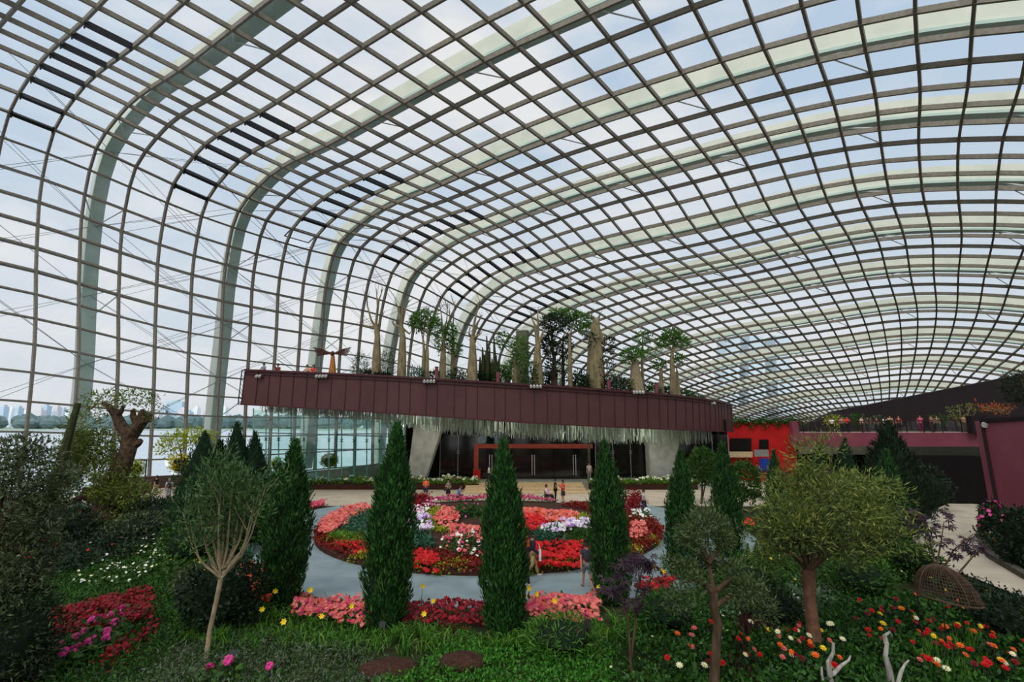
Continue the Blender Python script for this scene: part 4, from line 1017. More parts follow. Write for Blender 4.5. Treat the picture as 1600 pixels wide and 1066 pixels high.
B('coral flower patch at the right of the round bed', [(985,848),(986,822),(1005,820),(1012,834),(1002,848)], 'leafy', 10, .3, .1, .06, 'mid', [(LG['coral'],50,.11)], k=3)
B('dark red leafy mound at the far left of the round bed', [(630,800),(640,782),(662,778),(668,790),(650,800)], 'leafy', 30, .7, .16, .1, 'begonia', k=6, name='foliage_patch')
B('pink and white dotted patch left of the lime edging', [(640,812),(648,796),(680,788),(688,794),(664,804),(652,812)], 'leafy', 16, .4, .12, .07, 'coleus', [(LG['whitef'],6,.09),(LG['hotpink'],8,.09)], k=3)
B('dark red leafy mound behind the right cypress in the round bed', [(974,800),(980,778),(1000,778),(1006,792),(995,802)], 'leafy', 30, .7, .16, .1, 'begonia', k=6, name='foliage_patch')
B('white dotted green patch at the right far side of the round bed', [(984,816),(990,800),(1012,800),(1022,812),(1006,820)], 'leafy', 20, .4, .12, .07, 'mid', [(LG['whitef'],8,.1)], k=4)
bush('rounded green central shrub on the mound of the round bed', 733, 836, 66, 44, 'mid', 1500, .17, .09, Y=31, flowers=('hotpink',14,.09))
B('coral flower band under the central shrub', [(700,842),(704,828),(750,826),(765,834),(760,844)], 'leafy', 10, .3, .1, .06, 'mid', [(LG['coral'],46,.11)], k=3)
B('green flowering mound below the central shrub with white and pink blossoms', [(686,872),(694,846),(720,836),(765,842),(770,876)], 'leafy', 22, .5, .15, .08, 'mid', [(LG['whitef'],5,.09),(LG['pink'],8,.09),(LG['coral'],4,.09)], k=5)
# planter in front of the pavilion
for (x0, x1, lab) in ((478,748,'left'),(922,1090,'right')):
    a, b = at(x0,760,48.8), at(x1,760,48.8)
    cover('green hedge with white and yellow blooms in the planter %s of the entrance steps' % lab, 'plants', [(a.x,48.3),(b.x,48.3),(b.x,49.2),(a.x,49.2)], 'leafy', 40, .55, .2, .1, LG['bright'], 'planter_hedge', [(LG['whitef'],4,.18),(LG['cream'],3,.18),(LG['hotpink'],.8,.12)], z=.5, world=True, avoid=False, k=6)

# ------------------------------------------------------------------ foreground carpets
cover('coral and pink begonias left of the tall cypress at the front path edge', 'flowers', [(455,978),(462,938),(520,946),(572,952),(580,990),(500,988)], 'leafy', 26, .38, .13, .09, LG['mid'], 'begonia_carpet', [(LG['coral'],70,.075),(LG['pink'],34,.075)], avoid=False, k=3)
cover('dark red begonias between the two tall cypresses at the front path edge', 'flowers', [(622,985),(632,958),(700,960),(760,956),(765,985),(690,992)], 'leafy', 26, .38, .13, .09, LG['begonia'], 'begonia_carpet', [(LG['begonia'],70,.08)], avoid=False, k=4)
cover('coral pink begonias right of the middle cypress at the front path edge', 'flowers', [(822,984),(824,948),(880,944),(938,940),(940,984),(880,992)], 'leafy', 26, .4, .13, .09, LG['mid'], 'begonia_carpet', [(LG['coral'],70,.08),(LG['pink'],34,.08)], avoid=False, k=3)
cover('deep red flowers at the right front path edge behind the purple plant', 'flowers', [(990,932),(1000,915),(1050,908),(1058,930),(1020,944)], 'leafy', 26, .38, .13, .09, LG['mid'], 'begonia_carpet', [(LG['begonia'],60,.08),(LG['redf'],20,.08)], avoid=False, k=3)
cover('orange and coral flowers at the foot of the slim leaning cypress', 'flowers', [(362,950),(372,905),(410,900),(430,930),(420,965)], 'leafy', 26, .42, .13, .09, LG['mid'], 'begonia_carpet', [(LG['orange'],50,.08),(LG['coral'],40,.08),(LG['redf'],16,.08)], avoid=False, k=3)
cover('dark red begonia bed on the left slope', 'flowers', [(60,992),(85,968),(150,946),(228,926),(240,936),(226,980),(180,985),(110,1003),(72,1012)], 'leafy', 60, .28, .11, .08, LG['begonia'], 'begonia_carpet', [(LG['begonia'],60,.07)], k=5)
cover('thin strip of red begonias below the pink geraniums', 'flowers', [(150,1052),(180,1014),(240,978),(250,985),(215,1012),(175,1050)], 'leafy', 50, .26, .10, .08, LG['begonia'], 'begonia_carpet', [(LG['begonia'],50,.06)], k=4)
cover('magenta border plants left of the slim leaning cypress by the path', 'flowers', [(388,826),(395,808),(424,812),(424,822),(404,828)], 'leafy', 26, .35, .13, .09, LG['begonia'], 'begonia_carpet', [(LG['hotpink'],50,.09)], avoid=False, k=3)
cover('red strip along the far left path edge', 'flowers', [(482,800),(486,790),(508,788),(508,794)], 'leafy', 26, .3, .13, .09, LG['begonia'], 'begonia_carpet', [(LG['pink'],40,.09)], avoid=False, k=3)
cover('yellow and green plants behind the slim leaning cypress by the plaza', 'plants', [(380,806),(388,780),(432,778),(432,806)], 'leafy', 26, .6, .16, .08, LG['mid'], 'shrubby_border', [(LG['yellowf'],8,.1)], avoid=False, k=5)
cover('strappy daylily leaves along the front below the begonias', 'plants', [(300,990),(420,962),(560,978),(700,986),(800,996),(950,978),(1010,960),(1010,990),(900,1020),(640,1026),(420,1018),(330,1030)], 'blade', 20, .55, .5, .035, LG['grass'], 'daylily_leaves', k=7, avoid=False)
cover('low leafy green carpet in the right front', 'plants', [(620,1066),(700,1018),(860,1006),(960,1020),(960,1090),(560,1100)], 'leafy', 110, .26, .10, .05, LG['groundb'], 'groundcover', k=5)
cover('lavender grey-green low carpet at the left front', 'plants', [(200,1100),(250,1040),(360,990),(440,1000),(560,1020),(620,1040),(600,1100)], 'leafy', 90, .26, .13, .03, LG['lav'], 'groundcover', [(LG['lav'],6,.03)], k=6)
cover('dark grassy green slope at the far left', 'plants', [(-140,1100),(-60,980),(60,900),(150,880),(300,900),(330,960),(260,1030),(180,1100)], 'leafy', 90, .2, .13, .04, LG['ground'], 'groundcover', k=5)
cover('fine grass on the left slope below the white flowers', 'plants', [(60,930),(140,880),(260,870),(330,900),(420,930),(380,1000),(280,1010),(250,960)], 'blade', 40, .3, .3, .018, LG['grass'], 'grass_patch', k=5)
cover('white flowering green border on the left slope', 'plants', [(100,920),(160,890),(240,830),(300,820),(320,880),(250,900),(190,930)], 'leafy', 40, .42, .14, .07, LG['mid'], 'flowering_border', [(LG['whitef'],5,.055),(LG['cream'],2,.06)], k=6)
cover('dark leafy undergrowth below the old gnarled tree', 'plants', [(20,900),(40,840),(120,800),(220,790),(280,800),(290,840),(200,880),(120,905)], 'leafy', 26, .7, .2, .08, LG['dark'], 'undergrowth', [(LG['redf'],.25,.12),(LG['whitef'],.3,.1)], k=7)
cover('leafy undergrowth left of the round path', 'plants', [(250,905),(260,850),(380,838),(392,880),(372,920),(300,930)], 'leafy', 34, .55, .18, .07, LG['mid'], 'undergrowth', [(LG['yellowf'],1,.07)], k=6)
cover('mossy green carpet under the twisted juniper', 'plants', [(950,1100),(960,1010),(1010,960),(1080,930),(1180,950),(1220,1000),(1160,1100)], 'leafy', 80, .28, .11, .06, LG['ground'], 'groundcover', [(LG['cream'],.6,.04)], k=5)
cover('silver leaved carpet below the feathery tree', 'plants', [(1120,968),(1160,925),(1240,905),(1330,930),(1330,955),(1240,985),(1180,990)], 'leafy', 60, .3, .12, .06, LG['grey'], 'groundcover', [(LG['whitef'],2,.04)], k=5)
cover('mid green mixed planting behind the feathery tree', 'plants', [(1060,930),(1100,890),(1230,870),(1400,880),(1440,910),(1330,935),(1180,925)], 'leafy', 34, .55, .17, .07, LG['mid'], 'undergrowth', [(LG['yellowf'],.6,.06),(LG['cream'],.5,.06)], k=6)
cover('dahlia leaf carpet at the lower right', 'plants', [(1040,1100),(1060,1010),(1200,985),(1330,930),(1470,945),(1660,1000),(1700,1110)], 'leafy', 60, .35, .15, .09, LG['ground'], 'dahlia_foliage', k=5)
cover('dark green hedge planting at the right below the beige path', 'plants', [(1480,965),(1440,915),(1470,900),(1530,922),(1600,952),(1700,980),(1700,1030)], 'leafy', 50, .5, .16, .07, LG['dark'], 'undergrowth', [(LG['yellowf'],1,.06)], k=6)
cover('grassy tuft patch in front of the wire cage', 'plants', [(1430,1060),(1450,1020),(1530,1010),(1560,1070),(1500,1090)], 'spike', 50, .45, .4, .03, LG['grass'], 'grass_patch', k=6)
cover('dark purple grass patch left of the driftwood', 'plants', [(1150,1015),(1165,975),(1205,968),(1215,1005)], 'spike', 40, .6, .5, .03, LG['purplegrass'], 'purple_grass', k=7)
cover('dark purple grass at the lower edge right of the thin purple plant', 'plants', [(1140,1075),(1150,1030),(1175,1020),(1180,1075)], 'spike', 40, .5, .5, .03, LG['purplegrass'], 'purple_grass', k=7)
cover('flowering border right of the side path', 'plants', [(1552,868),(1535,840),(1560,826),(1640,850),(1720,920),(1630,908)], 'leafy', 40, .7, .2, .08, LG['dark'], 'flowering_border', [(LG['redf'],2,.09),(LG['hotpink'],2,.08),(LG['whitef'],1,.08)], avoid=False, k=7)
cover('planting with red blooms beyond the grey path at the right', 'plants', [(1160,842),(1166,822),(1200,815),(1206,838)], 'leafy', 26, .6, .18, .08, LG['mid'], 'flowering_border', [(LG['redf'],6,.1),(LG['orange'],5,.1)], avoid=False, k=5)
for (cx, cy, w_, lab) in ((608,1056,46,'dark brown mulch mound at the bottom edge, left one'),(722,1044,40,'dark brown mulch mound at the bottom edge, right one')):
    c = g(cx, cy); tag(MB().ell((c.x,c.y,.12), (w_*.016,.45,.22), n=18, k=8, jit=.1).build('mulch_mound', M['mulch'], smooth=True), lab, 'soil', kind='stuff')
# ------------------------------------------------------------------ individual trees in the garden
def path3(pts, Y, dy=None):
    return [at(x, y, Y + (dy[i] if dy else 0)) for i, (x, y) in enumerate(pts)]
def spray(mb, tips, n, r, L, W, m=0, up=.2, along=False):
    for p, d in tips:
        k = n; D0 = rnd_dirs(k); P = np.array(p)+D0*r*(rng.random((k,1))**.5)
        D = D0*.6+rnd_dirs(k)*.7+np.array(d)*.5; D[:,2] += up
        mb.leaves(P, D, rnd_dirs(k,.5), L*rng.uniform(.7,1.3,k), W*rng.uniform(.7,1.3,k), m)
# fan shaped multi-stem tree on the left foreground
random.seed(3)
Y = 14.3; b = g(322, 1032); root = empty('young_tree', 'slender multi-stemmed young tree with a pale trunk at the left foreground', 'tree', b)
tr = MB(); fork = at(345, 905, Y); tr.tube([b-Vector((0,0,.1)), at(328,985,Y), at(338,940,Y), fork], [.07,.06,.055,.06], 9, rough=.05); tr.build('trunk', M['palebark'], root)
tips = []
ends = [(285,800),(305,770),(318,840),(330,742),(345,760),(352,728),(365,748),(378,770),(388,745),(396,790),(404,770),(372,830),(300,830),(415,760),(340,800),(360,790)]
for i, (x, y) in enumerate(ends):
    mb = MB(); e_ = at(x, y, Y+random.uniform(-.7,.7)); st = fork.lerp(at(345+(x-345)*.25, 880, Y), random.random()); mid = st.lerp(e_, .5)+Vector(((x-345)*.003, random.uniform(-.1,.1), -.05))
    mb.tube([st, st.lerp(mid,.5)+Vector(((x-345)*.002,0,0)), mid, e_], [.034,.028,.02,.008], 6)
    tips.append((e_, (e_-mid).normalized()))
    for q in range(3):
        s_ = mid.lerp(e_, .3+.25*q); e2 = s_+Vector((random.uniform(-.35,.35), random.uniform(-.35,.35), random.uniform(.25,.6))); mb.tube([s_, e2], [.012,.005], 5); tips.append((e2, (e2-s_).normalized()))
    mb.build('stem', M['palebark'], root)
mb = MB(); spray(mb, tips, 60, .42, .18, .04, up=.25); mb.build('foliage', leafmat('slender_leaf', [(44,70,36),(66,96,50),(92,120,68)], .25), root)
# large feathery tree on the right
random.seed(8); Y = 14.7; b = g(1276, 1022); root = empty('feathery_tree', 'large feathery olive-green tree with a reddish brown trunk on the right', 'tree', b)
tr = MB(); tr.tube([b-Vector((0,0,.1)), at(1270,975,Y), at(1265,930,Y), at(1264,890,Y)], [.19,.16,.15,.17], 10, rough=.08)
tr.build('trunk', M['redbark'], root); tips = []
for x, y, dy in ((1225,800,0),(1210,860,.3),(1250,760,.6),(1285,735,0),(1310,770,-.6),(1345,790,.3),(1360,840,0),(1325,850,-.6),(1285,820,.9),(1240,840,-.9),(1195,830,-.3),(1300,710,.3)):
    mb = MB(); s_ = at(1264, 892, Y); e_ = at(x, y, Y+dy); m_ = s_.lerp(e_, .5)+Vector((0,0,.2)); mb.tube([s_, m_, e_], [.07,.045,.015], 6, rough=.08); mb.build('branch', M['bark'], root)
    for q in range(4):
        s2 = m_.lerp(e_, random.random()); e2 = s2+Vector((random.uniform(-.8,.8), random.uniform(-.6,.6), random.uniform(-.2,.7))); tips.append((e2, (e2-s2).normalized()))
mb = MB(); e_ = at(1222,868,Y-.3); mb.tube([at(1262,882,Y), at(1240,866,Y-.2), e_], [.06,.045,.02], 6); mb.build('branch', M['palebark'], root)
mb = MB(); spray(mb, tips, 200, .55, .17, .03, up=.1)
for _ in range(34):
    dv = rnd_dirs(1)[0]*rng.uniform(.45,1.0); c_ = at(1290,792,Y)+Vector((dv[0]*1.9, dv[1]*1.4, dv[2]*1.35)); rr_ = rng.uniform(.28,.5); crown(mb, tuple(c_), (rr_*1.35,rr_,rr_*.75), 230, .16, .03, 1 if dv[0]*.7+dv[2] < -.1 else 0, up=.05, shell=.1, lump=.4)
crown(mb, tuple(at(1222,818,Y-.2)), (.6,.7,.5), 600, .17, .028, 1, up=.1, shell=.3)
crown(mb, tuple(at(1350,825,Y-.2)), (.8,.9,.8), 900, .17, .028, up=.1, shell=.3)
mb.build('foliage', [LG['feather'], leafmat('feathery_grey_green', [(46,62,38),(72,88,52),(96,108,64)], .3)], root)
# twisted juniper
random.seed(4); Y = 12.6; b = g(1112, 1085); root = empty('twisted_juniper', 'twisted grey-green juniper with a crooked trunk in the right foreground', 'tree', b)
tr = MB(); tr.tube([b-Vector((0,0,.2)), at(1118,1020,Y), at(1122,975,Y), at(1114,945,Y), at(1118,925,Y)], [.12,.10,.10,.09,.09], 9, rough=.12); tr.build('trunk', M['bark'], root); tips = []
for pts in (((1118,930),(1100,912),(1082,906),(1066,912)),((1118,935),(1106,880),(1100,862),(1108,845)),((1120,945),(1140,932),(1160,930),(1176,934)),((1118,925),(1140,905),(1150,900)),((1104,870),(1088,840),(1075,835)),((1106,880),(1125,852),(1132,830))):
    mb = MB(); P = path3(pts, Y, [random.uniform(-.15,.15)*i for i in range(len(pts))]); mb.tube(P, np.linspace(.07,.015,len(P)), 7, rough=.12); mb.build('branch', M['bark'], root)
    for i in range(5): q = P[-1].lerp(P[-2], random.random()); tips.append((q+Vector((random.uniform(-.3,.3), random.uniform(-.3,.3), random.uniform(-.1,.4))), Vector((0,0,1))))
mb = MB(); spray(mb, tips, 75, .34, .12, .03, up=.1)
for x, y, r_, n_ in ((1080,838,.42,700),(1112,822,.38,600),(1132,845,.26,300),(1072,885,.3,380),(1165,925,.42,600),(1050,880,.25,260),(1190,950,.4,450),(1060,940,.35,320)): crown(mb, tuple(at(x,y,Y+random.uniform(-.3,.3))), (r_,r_,r_*.75), n_, .12, .03, up=.15, shell=.2, lump=.4)
mb.build('foliage', LG['juniper'], root)
# purple palmate plants
def palm_leaf(mb, c, nrm, r, lobes=8, m=0):
    nrm = Vector(nrm).normalized(); a = nrm.cross(Vector((.2,.9,.3))).normalized(); bb = nrm.cross(a); th0 = random.uniform(0,6); V = [tuple(c)]; Fq = []
    for i in range(lobes):
        th = th0+i*2*PI*.9/lobes; rr = r*(1-.35*abs(i-lobes/2+.5)/(lobes/2)); dr = -nrm*rr*.28
        for q, (dt, k) in enumerate(((-.27,.52),(0,1),(.27,.52))): V.append(tuple(Vector(c)+(a*math.cos(th+dt)+bb*math.sin(th+dt))*rr*k+(dr if k == 1 else Vector((0,0,0)))))
        Fq.append((0, 3*i+1, 3*i+2, 3*i+3))
    mb.add(V, Fq, m)
def castor(label, bx, by, Y, stems, lpos, n, r, m='purple', bark='bark'):
    b = Vector((at(bx,by,Y).x, Y, 0)); b = g(bx, by) if Y is None else Vector((b.x, Y, terr(b.x, Y)))
    root = empty('castor_plant', label, 'plant', b)
    mb = MB()
    for pts in stems: P = path3(pts, Y); P[0] = Vector((P[0].x, P[0].y, b.z)) if pts is stems[0] else P[0]; mb.tube(P, np.linspace(.035,.012,len(P)), 6)
    mb.build('stems', M[bark], root); mb = MB(); i = 0
    for (x, y, rx, ry, k) in lpos:
        for q in range(k):
            c = at(x+random.uniform(-rx,rx), y+random.uniform(-ry,ry), Y+random.uniform(-.35,.35)); palm_leaf(mb, c, (random.gauss(0,.4), -.45+random.gauss(0,.35), .9), r*random.uniform(.7,1.25))
    mb.build('leaves', LG[m], root); return root
castor('purple star-leaved plant in the centre right foreground', 988, 1066, 13.2, [((988,1072),(984,1010),(980,960),(985,900)),((986,1030),(992,980),(994,930),(1005,885)),((982,970),(970,930),(960,915)),((990,960),(1010,920),(1020,900))],
       [(985,900,28,34,30),(1000,880,24,14,12),(958,915,18,12,10),(1012,885,20,12,10),(985,945,22,10,7)], 0, .20)
castor('dark purple star-leaved sprig at the foot of the right cypress', 918, 1015, 14.6, [((918,1020),(918,990),(914,965))], [(915,985,12,22,10)], 0, .17)
castor('spreading purple plant in front of the side path', 1455, 915, 19.5, [((1462,925),(1460,880),(1450,830),(1430,808)),((1466,905),(1490,860),(1520,835)),((1462,890),(1470,850),(1475,815)),((1490,905),(1520,870),(1545,850))],
       [(1448,812,42,12,26),(1470,835,30,16,16),(1530,852,26,14,18),(1420,800,18,8,8),(1490,860,24,14,10)], 0, .24)
# old gnarled tree on the left
random.seed(21); Y = 31; b = Vector((at(172,830,Y).x, Y, 0)); root = empty('gnarled_tree', 'old gnarled tree with a thick forked trunk and sparse light leaves on the left', 'tree', b)
tr = MB(); tr.tube([b-Vector((0,0,.2)), at(170,800,Y), at(176,765,Y), at(190,730,Y), at(202,700,Y), at(203,678,Y)], [.95,.8,.62,.5,.44,.42], 12, rough=.16); tr.build('trunk', M['darkbark'], root)
def bough(pts, r0, r1, dy=0): mb = MB(); mb.tube(path3(pts, Y, [dy*i for i in range(len(pts))]), np.linspace(r0,r1,len(pts)), 9, rough=.18); mb.build('bough', M['darkbark'], root)
bough(((203,684),(190,668),(180,648),(168,634),(160,630)), .36, .12); bough(((182,652),(190,642),(192,634)), .16, .08); bough(((204,684),(214,668),(222,655),(226,645)), .42, .34); bough(((214,664),(208,650),(208,640)), .2, .12)
bough(((224,650),(232,652),(231,660)), .26, .2); bough(((224,648),(222,640)), .2, .12); bough(((205,700),(216,692),(221,688)), .26, .15); bough(((176,775),(150,765),(128,768)), .34, .2, -.4); bough(((172,790),(130,775),(100,790),(85,815)), .3, .1, -.6)
mb = MB()
for x, y, rx, rz, n_ in ((165,625,32,14,900),(215,622,26,14,700),(135,660,26,26,1300),(150,700,32,26,1600),(120,700,26,28,1200),(170,735,26,22,900),(110,740,28,24,1000),(190,765,30,26,1400),(170,768,28,20,1000),(215,775,20,20,600),(236,640,12,18,200),(190,810,40,18,900)):
    c = at(x,y,Y-.4); s = Y/800; crown(mb, tuple(c), (rx*s, 1.2, rz*s), int(n_*(.5 if y < 665 else 1.3)), .22, .07, up=.15, shell=.1, lump=.4)
mb.build('foliage', leafmat('sparse_tree_leaf', [(66,84,30),(100,118,46),(136,150,70),(76,66,38)], .35), root)
# leaning log
Y = 29; root = empty('leaning_trunk', 'dark moss-green bare trunk leaning against the glass on the far left', 'tree', g(72,800))
mb = MB(); mb.tube([at(64,830,Y), at(85,755,Y), at(105,690,Y), at(122,630,Y)], [.36,.32,.22,.14], 9, rough=.12); mb.build('trunk', M['ltrunk'], root)
# left dark olive mass
def looseTree(label, blobs, Y, m, L, W, trunkpts, r0, name='olive_tree', bark='bark', n_mul=1.0, shell=.1):
    b = path3(trunkpts, Y)[0]; root = empty(name, label, 'tree', (b.x, b.y, max(0,b.z)))
    mb = MB(); P = path3(trunkpts, Y); mb.tube(P, np.linspace(r0, r0*.4, len(P)), 8, rough=.08); mb.build('trunk', M[bark], root)
    for (x, y, rx, rz, n_) in blobs[:8]:
        mb = MB(); mb.tube([P[-2].lerp(P[-1],random.random()), at(x,y,Y+random.uniform(-.3,.3))], [r0*.35,.012], 6); mb.build('branch', M[bark], root)
    mb = MB(); s = Y/800
    for x, y, rx, rz, n_ in blobs: crown(mb, tuple(at(x,y,Y+random.uniform(-.2,.2)*rx*s)), (rx*s, max(.5,rx*s*.9), rz*s), int(n_*n_mul), L, W, up=.15, shell=shell, lump=.35)
    mb.build('foliage', LG[m], root); return root
looseTree('dark olive tree filling the far left edge of the picture', [(10,720,50,36,1300),(50,740,50,40,1300),(15,800,55,60,2400),(70,800,34,50,1000),(10,880,60,60,2600),(50,870,40,50,1300),(0,960,60,60,2600),(36,700,40,18,500),(85,760,22,40,500),(20,1030,50,50,1800)], 13, 'olive', .15, .035, ((-30,1060),(-25,950),(-10,850),(0,760)), .16)
bush('dense dark bush at the lower left corner', 14, 1075, 110, 130, 'dark', 3200, .13, .035)
looseTree('small yellow-green tree beside the glass wall, left of the dark cypress clump', [(278,690,24,14,420),(300,680,26,12,380),(262,700,18,14,220),(320,686,20,14,260)], 43, 'lime', .28, .10, ((285,745),(284,720),(282,700)), .09, name='small_tree')
bush('bright yellow shrub on the brown parapet', 282, 739, 34, 28, 'yellow', 700, .22, .09, Y=47.5)
bush('small yellow shrub beside the parapet behind the gnarled tree', 212, 744, 22, 22, 'lime', 420, .22, .09, Y=44.5)
bush('round yellow-green shrub behind the teal glass screen', 514, 731, 24, 20, 'lime', 500, .25, .1, Y=54.5)
bush('small yellowish shrub behind the left end of the teal glass screen', 432, 735, 16, 18, 'lime', 300, .25, .1, Y=53)
# round topiary trees
for x, y, bx, by, w_, h_, lab, Y in ((1097,728,1097,808,40,64,'round-headed tree with a thin stem by the right end of the canopy',40),(1163,752,1158,812,46,66,'round-headed tree with forked stem right of the tall cypress',36)):
    b = Vector((at(bx,by,Y).x, Y, 0)); root = empty('topiary_tree', lab, 'tree', b); s = Y/800
    mb = MB(); mb.tube([b, at(bx,(y+by)/2+8,Y), at(x,y,Y)], [.10,.08,.05], 7); mb.tube([at(bx,(y+by)/2+14,Y), at(bx+8,y+14,Y)], [.06,.03], 6); mb.build('trunk', M['bark'], root)
    mb = MB(); crown(mb, tuple(at(x,y,Y)), (w_*s*.5, w_*s*.5, h_*s*.45), 2600, .2, .1, up=.2, shell=.5, lump=.2); mb.build('foliage', LG['mid'], root)
# mid garden bushes
for a in (('dark glossy shrub behind the fan-shaped tree trunk',345,985,110,95,'dark',3200,.14,.07),('leafy shrub at the foot of the dark cypress clump',300,880,90,60,'mid',1500,.17,.07),('tall leafy shrub in front of the dark cypress clump',370,868,70,100,'mid',1600,.2,.06),
          ('yellow flowering shrub by the path behind the slim cypress',398,806,40,34,'mid',600,.2,.09),('dark shrub below the gnarled tree on its right',250,828,80,46,'dark',1500,.2,.08),('olive shrub right of the gnarled tree base',215,850,80,44,'olive',1400,.2,.07),
          ('low dark shrub at the left of the gnarled tree',95,850,90,50,'dark',1600,.2,.08),('low shrub beside the leaning trunk',40,860,80,70,'olive',1500,.18,.06),('bushy green shrub under the feathery tree, left',1180,945,90,60,'mid',1600,.15,.06),('bushy green shrub under the feathery tree, right',1345,930,90,52,'mid',1500,.15,.06),
          ('dark shrub between the twisted juniper and the feathery tree',1205,975,80,44,'dark',1300,.14,.06),('green shrub right of the deep green cypress',1430,905,70,50,'mid',1200,.17,.07),('dark green shrub at the foot of the right-hand cypress pair',1100,905,56,44,'olive',900,.15,.06),
          ('olive shrub left of the conifers by the balcony',1355,800,70,60,'dark',1300,.24,.1),('dark bushy shrub under the balcony soffit',1450,800,70,70,'dark',1300,.24,.1),('green shrub in front of the red wall, left',1245,790,50,50,'dark',900,.24,.1),
          ('tall dark hedge shrub at the right edge',1606,893,60,90,'dark',2000,.18,.08),('shrub with pink blossoms at the foot of the leaning plum wall',1562,850,40,60,'dark',1000,.18,.08),('dark grassy shrub right of the purple plant',1045,985,90,50,'ground',1500,.16,.04),
          ('shaggy grass-like shrub left of the purple plant',880,1022,110,50,'grass',1600,.22,.025),('shrub at the bottom right corner',1600,1010,90,60,'dark',1500,.14,.06),('low shrub behind the wire cage',1570,985,80,44,'dark',1500,.15,.06),('olive shrub between grass slope and dark begonias',300,935,60,44,'olive',900,.14,.05)):
    bush(*a, flowers=(('hotpink',26,.10) if 'pink blossoms' in a[0] else ('yellowf',30,.09) if 'yellow flowering' in a[0] else None))
# little lollipop topiaries beside the leaning cypress
for px, py, ty, lab in ((386,905,868,'taller of the two small lollipop topiaries by the grey path'),(374,900,878,'shorter of the two small lollipop topiaries by the grey path')):
    b = g(px, py); Y = b.y; t = at(px, ty, Y); root = empty('lollipop_topiary', lab, 'plant', b)
    MB().tube([b, t], .025, 6).build('stem', M['darkbark'], root); mb = MB(); mb.ell(t, (.14,.14,.14), 1, jit=.05); crown(mb, tuple(t), (.22,.22,.2), 160, .12, .06); mb.build('foliage', [LG['teal'], LG['core']], root)
# ------------------------------------------------------------------ dahlias, lilies, geraniums
cols = [('red','redf'),('orange','orange'),('dark red','begonia'),('yellow','yellowf'),('cream','cream'),('coral','coral')]
dpoly = [[(1330,945),(1470,935),(1610,1000),(1610,1060),(1450,1062),(1330,990)], [(1030,1000),(1110,985),(1290,985),(1330,1062),(1040,1062)], [(1200,975),(1290,980),(1330,1010),(1250,1050),(1200,1020)]]
protos = {}
def dahlia(cname, cm, pos):
    if cname not in protos:
        root = empty('dahlia_plant', '%s dahlia in the flower carpet at the lower right' % cname, 'flower', (0,0,0), '%s dahlias at the lower right' % cname)
        MB().tube([(0,0,0),(.02,-.02,.22),(.03,-.03,.46)], .009, 5).build('stem', M['ltrunk'], root)
        mb = MB(); leafy(mb, np.zeros(5), np.zeros(5), np.zeros(5), np.full(5,.34), 6, .13, .07); mb.build('foliage', LG['dark'], root)
        h = MB(); P = np.array([[.03,-.03,.46]]); n_ = np.array([[.05,-.55,.85]])
        h.blooms(P, n_, .085, 9, 0, .15); h.blooms(P+n_*.012, n_, .06, 8, 0, .4); h.blooms(P+n_*.02, n_, .035, 7, 0, .8); h.build('flower_head', LG[cm], root)
        protos[cname] = root; o = root
    else: o = copy_tree(protos[cname])
    o.location = pos; o.rotation_euler.z = random.uniform(-.7,.7); s = random.uniform(.75,1.25); o.scale = (s,s,random.uniform(.8,1.15)); return o
random.seed(12)
for pi_, (poly, n_, wts) in enumerate(((dpoly[0],78,[8,4,3,2,1,1]),(dpoly[1],34,[3,3,1,1,4,2]),(dpoly[2],22,[3,2,2,1,3,3]))):
    k = 0
    while k < n_:
        x = random.uniform(min(p[0] for p in poly), max(p[0] for p in poly)); y = random.uniform(min(p[1] for p in poly), max(p[1] for p in poly))
        if not inpoly(np.array([x]), np.array([y]), poly)[0]: continue
        c = random.choices(cols, wts)[0]; p = gt(x, y+14); dahlia(c[0], c[1], p); k += 1
lil = None
for x, y in ((658,925),(546,958),(480,938),(660,972),(757,938),(675,948),(590,958),(835,945),(865,952),(935,925),(1020,898),(1035,905),(500,975),(425,935),(440,990),(405,965),(826,932)):
    p = g(x, y+26)
    if lil is None:
        lil = empty('daylily', 'yellow daylily bloom standing on a thin stalk above the front border', 'flower', (0,0,0), 'yellow daylilies above the front border')
        MB().tube([(0,0,0),(.01,0,.4),(.04,-.02,.72)], .008, 5).build('stalk', M['ltrunk'], lil)
        h = MB(); P = np.array([[.04,-.02,.72]]); h.blooms(P, np.array([[.2,-.8,.5]]), .10, 6, 0, .6); h.build('flower_head', LG['yellowf'], lil)
        mb = MB(); z_ = np.zeros((6,3)); mb.blades(z_, rnd_dirs(6,1.5,.5), .5, .03, 1.0); mb.build('leaves', LG['grass'], lil); o = lil
    else: o = copy_tree(lil)
    o.location = p; o.rotation_euler.z = random.uniform(-.6,.6); q = random.uniform(.85,1.15); o.scale = (q,q,q)
ger = None
